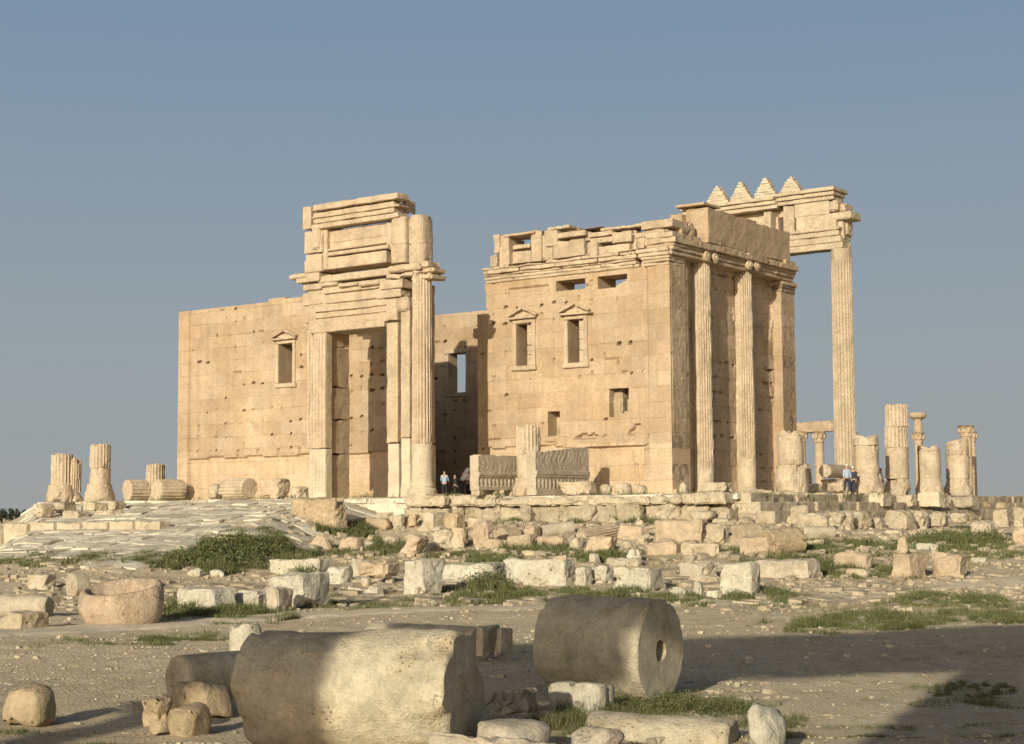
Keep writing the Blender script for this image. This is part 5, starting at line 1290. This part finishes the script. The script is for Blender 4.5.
tag(build('crowning_stone', mb, M_FAR, origin=(p[0][0], p[0][1], p[2])), 'bowl-topped stone standing on the distant column capital', 'capital')
a = at(796, 427, 182.5); b = at(834, 427, 177); mb = MB(); L = np.linalg.norm((b-a)[:2]); P, F, t = stone(L, 1.0, 1.15, .5, .04, .03, 9, .12)
mb.add(xf(P, ((a[0]+b[0])/2, (a[1]+b[1])/2, pA[2]+.01), math.atan2(b[1]-a[1], b[0]-a[0])), F, t)
tag(build('lintel', mb, M_FAR, origin=((a[0]+b[0])/2, (a[1]+b[1])/2, pA[2]+.01)), 'short lintel bridging the slim distant columns beyond the temple corner', 'lintel')
M_LEAF = plain('dusty_leaf', (.035, .05, .03)); M_BARK = plain('bark', (.10, .07, .05))
def tree(px, w, pyt, D, label, seed):
    rng = np.random.default_rng(seed); p = at(px, 500, D); zb = float(terrain(p[0], p[1]))-.2; W = w/FPX*D; zt = CAM[2]+(511-.006*(px-512)-pyt)*D/FPX; H = zt-zb
    o = empty('tree', (p[0], p[1], zb), label, 'tree', 'far trees on the left horizon')
    mb = MB(); V, F, t = drum(.35, .12, H*.8, seg=10, res=1.0, seed=seed); mb.add(V+np.array([p[0], p[1], zb]), F, t)
    for q in range(5):
        a = q*1.3+seed; V, F, t = drum(.14, .05, H*.4, seg=7, res=1); mb.add(lay(V, (p[0], p[1], zb+H*(.25+.08*q)), (math.cos(a), math.sin(a), .9)), F, t)
    build('trunk', mb, M_BARK, o)
    n = 1500; cl = rng.normal(size=(22, 3))*np.array([W*.24, W*.24, H*.17])+np.array([0, 0, H*.6]); c = cl[rng.integers(0, 22, n)]+rng.normal(size=(n, 3))*W*.085
    c[:, 2] = np.clip(c[:, 2], H*.12, H); k = .35*W/6; d1 = rng.normal(size=(n, 3)); d2 = rng.normal(size=(n, 3)); d1 *= k/np.linalg.norm(d1, axis=1)[:, None]; d2 *= k/np.linalg.norm(d2, axis=1)[:, None]
    V = np.stack([c-d1, c+d2, c+d1, c-d2], 1).reshape(-1, 3)+np.array([p[0], p[1], zb]); F = np.arange(4*n).reshape(n, 4)
    mb = MB(); mb.add(V, F, np.repeat(rng.uniform(.7, 1.3, n), 4)); build('crown', mb, M_LEAF, o)
for i, (px, w, t_, lb) in enumerate(((2, 13, 509, 'dark tree cut by the left edge of the horizon'), (11, 9, 508, 'roundest dark tree near the left end of the horizon'), (18.5, 8, 507.5, 'dark tree right of the roundest one on the horizon'),
                                     (26, 9, 510, 'low dark tree in the middle of the horizon trees'), (32, 8, 508, 'taller dark tree close to the leftmost stump'), (36, 6, 507, 'last dark tree touching the terrace corner stones'))): tree(px, w, t_, 420+i*14, lb, i+3)
def hill(px0, px1, top, D, name, label, seed, mat):
    n = 60; a = np.linspace(px0, px1, n); rows = []
    mb = MB(); R0 = []
    for k, dd in enumerate(np.linspace(0, 1, 9)):
        for i, x in enumerate(a):
            Dk = D*(1+.10*dd); p = CAM[:2]+((x-512)/FPX*Dk)*Rv[:2]+Dk*Fh[:2]
            h = (top/FPX*D)*math.sin(math.pi*i/(n-1))**.6*math.sin(math.pi*dd)**.8*(1+.3*float(vnoise(i*.15, dd*2, 0, seed)))
            R0.append((p[0], p[1], -6+h+0.0))
    idx = np.arange(9*n).reshape(9, n); F = np.stack([idx[:-1, :-1], idx[:-1, 1:], idx[1:, 1:], idx[1:, :-1]], -1).reshape(-1, 4)
    mb.add(np.array(R0), F); return tag(build(name, mb, mat, smooth=True), kind='structure')
hill(940, 1300, 14, 420, 'hill', '', 4, M_FAR)
hill(-200, 120, 7, 900, 'hill', '', 8, M_GROUND)

# ================================================================== vegetation and small stones
def leaf_mat(name, c1, c2):
    m = bpy.data.materials.new(name); m.use_nodes = True; nt = m.node_tree; L = nt.links; b = nt.nodes['Principled BSDF']; b.inputs['Roughness'].default_value = .75; b.inputs['Specular IOR Level'].default_value = .2
    a = nd(nt, 'ShaderNodeAttribute', attribute_name='tone'); x = nd(nt, 'ShaderNodeMix', data_type='RGBA'); r = nd(nt, 'ShaderNodeMapRange'); r.inputs['From Min'].default_value = .5; r.inputs['From Max'].default_value = 1.5
    L.new(a.outputs['Fac'], r.inputs['Value']); L.new(r.outputs[0], x.inputs[0]); x.inputs[6].default_value = (*c1, 1); x.inputs[7].default_value = (*c2, 1); L.new(x.outputs[2], b.inputs['Base Color']); return m
M_GREEN = leaf_mat('green_grass', (.06, .075, .026), (.17, .17, .07)); M_DRY = leaf_mat('dry_grass', (.15, .13, .065), (.33, .28, .16))
rs = np.random.default_rng(5)
def blades(mb, P, h, w, spread=.5, tuft=1, tone=(.6, 1.4)):
    """three-vertex-pair tapering blades growing at P"""
    n = len(P); a = rs.uniform(0, 2*math.pi, n); hh = h*.85*rs.uniform(.25, 1.3, n)*(.55+.9*np.clip(fbm(P[:, 0]*1.5, P[:, 1]*1.5, 0, 63, 2)+.4, 0, 1)); ww = w*rs.uniform(.6, 1.4, n); ln = rs.uniform(0, spread, n)*hh; b = rs.uniform(0, 2*math.pi, n)
    side = np.stack([np.cos(a), np.sin(a), 0*a], 1)*ww[:, None]/2; le = np.stack([np.cos(b)*ln, np.sin(b)*ln, 0*b], 1); up = np.stack([0*a, 0*a, hh], 1)
    v0, v1 = P-side, P+side; m_ = P+up*.55+le*.35; v2, v3 = m_+side*.7, m_-side*.7; v4 = P+up+le
    V = np.stack([v0, v1, v2, v3, v4], 1).reshape(-1, 3); i = np.arange(n)*5
    q = np.stack([i, i+1, i+2, i+3], 1).tolist(); tr = np.stack([i+3, i+2, i+4], 1).tolist()
    mb.add(V, q+tr, np.repeat(rs.uniform(*tone, n), 5))
def scatter(ells, fn):
    for (cx, cy, rx, ry, n, h, w) in ells:
        n = int(n*2.6)
        u = rs.uniform(0, 2*math.pi, n); r = np.sqrt(rs.uniform(0, 1, n)); r = np.clip(r*(1+.35*np.sin(u*3+cx)+.2*np.sin(u*7+cy)), 0, 1.3)
        # clump
        px = cx+rx*r*np.cos(u); py = cy+ry*r*np.sin(u)
        P = ground_at(px, py, 14, 140, 700); nn = fbm(P[:, 0]*1.1, P[:, 1]*1.1, 0, 71, 2); k = nn > rs.uniform(-.45, .2, n)
        fn(P[k]-np.array([0, 0, .03]), h, w)
G = [ # px, py, rx, ry, count, height, width
 (240, 556, 62, 12, 9000, .42, .030), (200, 564, 60, 9, 7000, .38, .030), (262, 550, 28, 7, 5000, .55, .035), (110, 558, 75, 5, 3600, .25, .03), (30, 562, 60, 5, 2200, .2, .03),
 (255, 542, 14, 4, 1500, .45, .035), (225, 612, 70, 9, 6500, .26, .02), (155, 613, 28, 8, 1600, .2, .02), (300, 604, 45, 8, 3500, .28, .02), (205, 622, 60, 3, 1500, .12, .016),
 (360, 604, 60, 8, 4000, .16, .018), (480, 597, 60, 8, 5500, .2, .02), (490, 588, 20, 6, 2400, .45, .025), (300, 581, 18, 9, 2200, .42, .025), (540, 597, 50, 6, 4500, .24, .02), (600, 595, 40, 6, 2600, .22, .02),
 (360, 552, 40, 4, 1800, .3, .03), (385, 550, 16, 5, 1600, .5, .03), (470, 556, 50, 4, 2600, .3, .03), (545, 551, 35, 4, 2200, .35, .03), (600, 557, 35, 5, 1600, .3, .03), (488, 564, 18, 5, 1600, .4, .03),
 (640, 521, 26, 3, 1200, .35, .03), (580, 521, 18, 2.5, 700, .3, .03), (500, 522, 40, 3, 1400, .25, .03), (350, 532, 26, 6, 2600, .4, .03), (385, 525, 14, 3, 500, .3, .03), (262, 535, 30, 6, 1500, .3, .03),
 (700, 600, 60, 5, 3500, .22, .02), (760, 597, 40, 6, 3500, .3, .022), (805, 570, 40, 8, 4500, .36, .025), (770, 566, 25, 8, 2600, .36, .025), (860, 575, 55, 5, 2600, .25, .022), (760, 553, 45, 4, 2400, .3, .03),
 (850, 548, 60, 5, 3600, .3, .03), (930, 546, 60, 6, 5000, .38, .03), (975, 542, 50, 6, 5000, .42, .03), (900, 552, 80, 5, 2600, .25, .03), (1000, 556, 60, 4, 1500, .2, .03),
 (860, 622, 75, 7, 6500, .20, .014), (960, 617, 80, 6, 5500, .20, .014), (925, 600, 50, 6, 4000, .20, .016), (980, 602, 40, 5, 2500, .18, .016), (820, 627, 60, 6, 3500, .18, .012), (1010, 610, 40, 7, 2500, .2, .014),
 (780, 606, 50, 3, 900, .12, .014), (640, 611, 60, 3, 900, .1, .014), (130, 641, 60, 4, 1800, .13, .012), (195, 638, 50, 4, 1700, .14, .012), (60, 645, 60, 4, 700, .08, .012),
 (940, 690, 30, 4, 800, .09, .008), (850, 700, 40, 6, 700, .05, .008), (980, 700, 60, 10, 2500, .10, .008), (900, 735, 80, 8, 2400, .08, .007), (1000, 735, 50, 10, 2000, .09, .007), (820, 690, 60, 6, 400, .04, .008),
 (800, 745, 60, 5, 900, .06, .007), (90, 742, 60, 5, 900, .07, .007), (20, 735, 30, 8, 700, .08, .007), (860, 640, 90, 4, 900, .08, .01), (950, 655, 70, 4, 800, .08, .01), (170, 500, 60, 2, 500, .2, .03), (640, 500, 40, 1.5, 300, .2, .03),
]
mb = MB(); scatter(G, lambda P, h, w: blades(mb, P, h, w)); 
BW_ = [(655, 712, 60, 8, 1300, .22, .007), (600, 722, 40, 9, 1200, .26, .007), (565, 727, 30, 8, 1500, .22, .007), (650, 700, 30, 8, 900, .28, .007), (725, 708, 45, 8, 900, .2, .007), (700, 722, 50, 8, 1600, .18, .007), (360, 745, 35, 5, 700, .16, .006), (250, 746, 30, 5, 400, .12, .006), (480, 742, 12, 5, 300, .12, .006), (770, 728, 30, 10, 1300, .16, .007), (620, 738, 30, 8, 900, .2, .007)]
scatter(BW_, lambda P, h, w: blades(mb, P, h, w, spread=.8))
# tufts between stones on the terrace
def tufts(mb, pts, n, h, w):
    for (px, D, zb, r) in pts:
        p = at(px, 500, D); q = rs.normal(size=(n, 2))*r; P = np.stack([p[0]+q[:, 0], p[1]+q[:, 1]*.4, np.full(n, zb)], 1); blades(mb, P, h, w)
tufts(mb, [(455, 85.5, .0, .5), (500, 85, 0, .3), (360, 92, 0, .6), (370, 93, 0, .7), (640, 84, 0, .5), (700, 83, -.0, .9), (760, 80, -.2, 1.0), (775, 81, -.1, .8), (850, 84, -.2, 1.3), (830, 83, -.3, 1.2), (185, 100, 0, .8), (150, 101, 0, .9), (250, 96, 0, .5), (290, 95, 0, .4), (870, 86, -.1, 1.0), (600, 85, 0, .6)], 70, .3, .03)
tag(build('grass', mb, M_GREEN), kind='stuff')
mb = MB()
DG = [(900, 610, 120, 14, 5000, .12, .012), (500, 600, 160, 12, 6000, .12, .016), (860, 560, 130, 14, 5000, .18, .022), (150, 600, 150, 20, 3500, .12, .016), (700, 556, 160, 10, 3500, .2, .025), (400, 556, 120, 14, 3000, .2, .025), (660, 706, 80, 12, 1800, .2, .006), (620, 728, 60, 10, 1500, .2, .006), (860, 660, 160, 30, 1800, .05, .009), (900, 710, 120, 30, 1600, .05, .007), (250, 560, 120, 16, 3000, .25, .025), (100, 560, 120, 8, 1500, .2, .025), (760, 730, 60, 14, 1200, .14, .007), (560, 735, 60, 8, 800, .2, .006), (800, 612, 120, 10, 2200, .1, .012)]
scatter(DG, lambda P, h, w: blades(mb, P, h, w, spread=.9)); tag(build('dry_grass', mb, M_DRY), kind='stuff')
# leafy low shrubs tangled with the stones: small leaf faces round short stems
def leaves(mb, P, r, n, k):
    for p in P:
        c = rs.normal(size=(n, 3))*np.array([r*.5, r*.5, r*.35])+p+np.array([0, 0, r*.45]); c[:, 2] = np.maximum(c[:, 2], p[2]); d1 = rs.normal(size=(n, 3)); d2 = rs.normal(size=(n, 3)); d1 *= k/np.linalg.norm(d1, axis=1)[:, None]; d2 *= .6*k/np.linalg.norm(d2, axis=1)[:, None]
        V = np.stack([c-d1, c+d2, c+d1, c-d2], 1).reshape(-1, 3); mb.add(V, np.arange(4*n).reshape(n, 4), np.repeat(rs.uniform(.5, 1.4, n), 4))
mb = MB()
for (cx, cy, rx, ry, n, r, k) in [(250, 553, 45, 8, 60, .5, .07), (215, 562, 45, 7, 40, .4, .07), (305, 580, 10, 8, 16, .4, .05), (490, 586, 16, 6, 20, .42, .05), (350, 531, 22, 4, 18, .35, .05), (385, 550, 12, 4, 10, .35, .05), (215, 612, 60, 7, 50, .22, .03), (178, 606, 12, 6, 14, .26, .03),
      (805, 568, 30, 6, 30, .35, .045), (960, 542, 40, 5, 30, .4, .06), (760, 597, 30, 4, 24, .22, .035), (640, 519, 10, 2, 6, .35, .05), (590, 720, 34, 8, 34, .13, .018), (655, 708, 45, 9, 60, .15, .018), (725, 712, 30, 9, 36, .12, .016), (555, 726, 20, 6, 20, .12, .016), (925, 598, 30, 4, 22, .16, .025), (970, 692, 50, 8, 40, .06, .014), (970, 600, 22, 4, 14, .2, .025), (860, 622, 60, 5, 50, .12, .02), (355, 742, 20, 4, 10, .1, .014), (1000, 620, 30, 5, 26, .14, .02)]:
    u = rs.uniform(0, 2*math.pi, n); q = np.sqrt(rs.uniform(0, 1, n)); leaves(mb, ground_at(cx+rx*q*np.cos(u), cy+ry*q*np.sin(u)), r, 90, k)
tag(build('low_weeds', mb, M_GREEN), kind='stuff')

# loose gravel and rubble chips
ico_v = None
def rubble(name, specs, mat, seed):
    rg = np.random.default_rng(seed); bmv = []
    import bmesh
    bm = bmesh.new(); bmesh.ops.create_cube(bm, size=1.5); bmesh.ops.bevel(bm, geom=bm.edges[:], offset=.22, segments=1, affect='EDGES'); bm.verts.index_update(); V0 = np.array([v.co[:] for v in bm.verts]); F0 = [[v.index for v in f.verts] for f in bm.faces]; bm.free()
    mb = MB()
    for (x0, y0, x1, y1, n, s0, s1) in specs:
        P = ground_at(rg.uniform(x0, x1, n), rg.uniform(y0, y1, n), 14, 150, 800)
        k = fbm(P[:, 0]*.5, P[:, 1]*.5, 0, 91, 2) > rg.uniform(-.6, .3, n); P = P[k]; m_ = len(P)
        if m_ == 0: continue
        s = s0+(s1-s0)*rg.power(.35, m_); sc3 = s[:, None]*rg.uniform(.6, 1.2, (m_, 3))*np.array([1, 1, .6]); a = rg.uniform(0, 6.28, m_)
        cc = 1+rg.uniform(-.45, .3, (m_, 2, 2, 2, 3)); ii = (V0 > 0).astype(int); W = V0[None]*cc[:, ii[:, 0], ii[:, 1], ii[:, 2]]*sc3[:, None]*(1+rg.uniform(-.06, .06, (m_, len(V0), 3)))
        X = W[..., 0]*np.cos(a)[:, None]-W[..., 1]*np.sin(a)[:, None]; Y = W[..., 0]*np.sin(a)[:, None]+W[..., 1]*np.cos(a)[:, None]
        Q = np.stack([X, Y, W[..., 2]], -1)+P[:, None]; Q[..., 2] += s[:, None]*.15
        F = [[i_+o_ for i_ in f_] for o_ in (np.arange(m_)*len(V0)).tolist() for f_ in F0]; mb.add(Q.reshape(-1, 3), F, np.repeat(rg.uniform(.8, 1.15, m_), len(V0)))
    return tag(build(name, mb, mat), kind='stuff')
rubble('gravel', [(-40, 640, 1064, 760, 3600, .010, .045), (-40, 600, 1064, 650, 2000, .02, .06), (690, 640, 1064, 760, 1800, .01, .04), (0, 650, 240, 750, 800, .012, .05), (480, 650, 760, 700, 900, .015, .08), (430, 676, 790, 748, 420, .03, .13), (120, 690, 240, 748, 120, .02, .08), (680, 655, 1040, 748, 200, .02, .07), (-20, 610, 1040, 660, 500, .03, .11)], M_FORE, 3)
rubble('rubble', [(-20, 560, 1044, 612, 3400, .03, .20), (250, 505, 1040, 562, 3000, .05, .38), (440, 498, 700, 520, 120, .05, .2), (640, 530, 760, 560, 260, .06, .3), (780, 540, 1040, 600, 1400, .04, .24), (430, 515, 760, 556, 700, .1, .42), (-20, 540, 300, 600, 700, .05, .2), (680, 500, 830, 530, 200, .08, .3)], M_BLOCK, 4)

# ================================================================== colonnade behind the viewer whose shadow falls on the foreground
SD, SE = R_(14.0), R_(17.0)
sun_h = np.array([math.sin(SD), -math.cos(SD)])          # towards the sun, on the ground
def back_trace(X, D, plane_D, sl):
    """from a ground spot (camera frame) follow the sun until the line D = plane_D + sl*X"""
    sx = float(sun_h@Rv[:2]); sd = float(sun_h@Fh[:2]); t = (plane_D+sl*X-D)/(sd-sl*sx); return X+t*sx, D+t*sd, t
arc = empty('portico', (0, 0, -3.6), 'tall ruined portico of columns and piers behind the viewer', 'portico')
o_ = camxy(0, -4); arc.location = (float(o_[0]), float(o_[1]), -3.6)
PD, PS = -4.0, .37; z0 = -3.65; TE_ = math.tan(SE); KX = math.tan(A*0+math.atan2(-float(sun_h@Rv[:2]), -float(sun_h@Fh[:2])))
def bt(x27, d):
    """caster-line point and height for the sun ray that lands on flat ground at distance d, in the sun-parallel strip x27"""
    X = x27+(d-27)*KX; x, dd, t = back_trace(X, d, PD, PS); return camxy(x, dd), t*TE_
HB = bt(3.5, 27.3)[1]; HT = bt(5, 38.3)[1]
for x27 in (-7.2, -3.25):
    q, _ = bt(x27, 27); mb = MB(); V, F, tt = drum(.43, .40, HB+.3, seg=40, amp=.01, seed=5, res=1); mb.add(V+np.array([q[0], q[1], z0]), F, tt); build('column', mb, M_STUMP, arc)
def slab_(name, xa, xb, h0, h1, W, seed, mat=M_BLOCK):
    qa, qb = bt(xa, 27)[0], bt(xb, 27)[0]; v = qb-qa; L = np.linalg.norm(v); P, F, tt = stone(L, W, h1-h0, .8, .05, .03, seed, .2)
    mb = MB(); mb.add(xf(P, ((qa[0]+qb[0])/2, (qa[1]+qb[1])/2, z0+h0), math.atan2(v[1], v[0])), F, tt); build(name, mb, mat, arc)
slab_('pier', -.1, 1.12, 0, HB+.1, .6, 3)
slab_('pier', 7.3, 11.5, 0, HB+.1, .8, 4)
slab_('entablature', -4.3, 13.5, HB, HT, 1.0, 5)
slab_('shade_block', 1.14, 2.95, bt(2, 24.5)[1], HB+.05, .6, 6)  # unseen block added under the entablature to shade the socketed drum

# ================================================================== light, sky, view
sd_ = bpy.data.lights.new('sun', 'SUN'); sun = bpy.data.objects.new('sun', sd_); C.objects.link(sun)
sd_.energy = 4.4; sd_.angle = R_(.53); sd_.color = (1.0, .93, .75)
to_sun = Vector((sun_h[0]*math.cos(SE), sun_h[1]*math.cos(SE), math.sin(SE)))
sun.rotation_euler = to_sun.to_track_quat('Z', 'Y').to_euler(); sun.location = (60, -120, 40)
w = bpy.data.worlds.new('World'); sc.world = w; w.use_nodes = True; nt = w.node_tree
sky = nd(nt, 'ShaderNodeTexSky', sky_type='NISHITA'); sky.sun_disc = False; sky.sun_elevation = SE; sky.sun_rotation = math.atan2(to_sun.x, to_sun.y)
# sky
sky.air_density = 1.0; sky.dust_density = 3.2; sky.ozone_density = 1.6; sky.altitude = 400
tcw = nd(nt, 'ShaderNodeTexCoord'); spw = nd(nt, 'ShaderNodeSeparateXYZ'); nt.links.new(tcw.outputs['Generated'], spw.inputs[0])
cv = nd(nt, 'ShaderNodeValToRGB'); cv.color_ramp.interpolation = 'EASE'; nt.links.new(spw.outputs[2], cv.inputs[0])
e_ = cv.color_ramp.elements; e_[0].position = 0.0; e_[0].color = (.97, .97, .97, 1); e_[1].position = .55; e_[1].color = (.25, .25, .25, 1)
e2 = e_.new(.10); e2.color = (.95, .95, .95, 1); e3 = e_.new(.33); e3.color = (.92, .92, .92, 1)
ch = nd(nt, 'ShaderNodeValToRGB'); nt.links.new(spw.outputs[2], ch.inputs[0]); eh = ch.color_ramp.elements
eh[0].position = 0; eh[0].color = (.67, .695, .69, 1); eh[1].position = .33; eh[1].color = (.365, .555, .82, 1); eh2 = eh.new(.10); eh2.color = (.61, .70, .755, 1); eh3 = eh.new(.5); eh3.color = (.12, .115, .105, 1)  # last stop darkens the unseen upper dome to lower the ambient light
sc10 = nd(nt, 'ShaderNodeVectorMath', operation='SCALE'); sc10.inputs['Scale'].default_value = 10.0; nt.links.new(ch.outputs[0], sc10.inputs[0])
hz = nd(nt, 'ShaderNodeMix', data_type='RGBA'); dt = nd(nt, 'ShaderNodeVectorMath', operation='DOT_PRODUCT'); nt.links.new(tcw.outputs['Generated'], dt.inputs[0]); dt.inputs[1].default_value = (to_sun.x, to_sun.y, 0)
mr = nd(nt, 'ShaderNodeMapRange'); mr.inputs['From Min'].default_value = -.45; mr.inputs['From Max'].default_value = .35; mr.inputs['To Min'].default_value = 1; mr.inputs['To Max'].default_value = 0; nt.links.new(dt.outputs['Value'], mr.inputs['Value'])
mm = nd(nt, 'ShaderNodeMath', operation='MULTIPLY'); nt.links.new(cv.outputs[0], mm.inputs[0]); nt.links.new(mr.outputs[0], mm.inputs[1]); nt.links.new(mm.outputs[0], hz.inputs[0]); gl = nd(nt, 'ShaderNodeMapRange'); gl.inputs['To Min'].default_value = 1.0; gl.inputs['To Max'].default_value = 2.1; gl.inputs['From Min'].default_value = 0.0; gl.inputs['From Max'].default_value = .9  # added glow: unseen sky near the sun scaled up to fill shaded sides
gs = nd(nt, 'ShaderNodeVectorMath', operation='SCALE'); nt.links.new(sky.outputs[0], gs.inputs[0]); nt.links.new(gl.outputs[0], gs.inputs['Scale']); nt.links.new(gs.outputs[0], hz.inputs[6]); nt.links.new(sc10.outputs[0], hz.inputs[7])   # added sky boost towards the sun, mixed with the low dusty haze
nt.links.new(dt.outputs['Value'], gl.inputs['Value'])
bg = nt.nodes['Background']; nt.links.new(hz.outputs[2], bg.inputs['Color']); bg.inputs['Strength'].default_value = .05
vs = sc.view_settings; vs.view_transform = 'Standard'; vs.look = 'None'; vs.exposure = 0.06; vs.gamma = 1.0; vs.use_curve_mapping = False
sc.cycles.max_bounces = 5; sc.cycles.diffuse_bounces = 3; sc.cycles.use_denoising = True
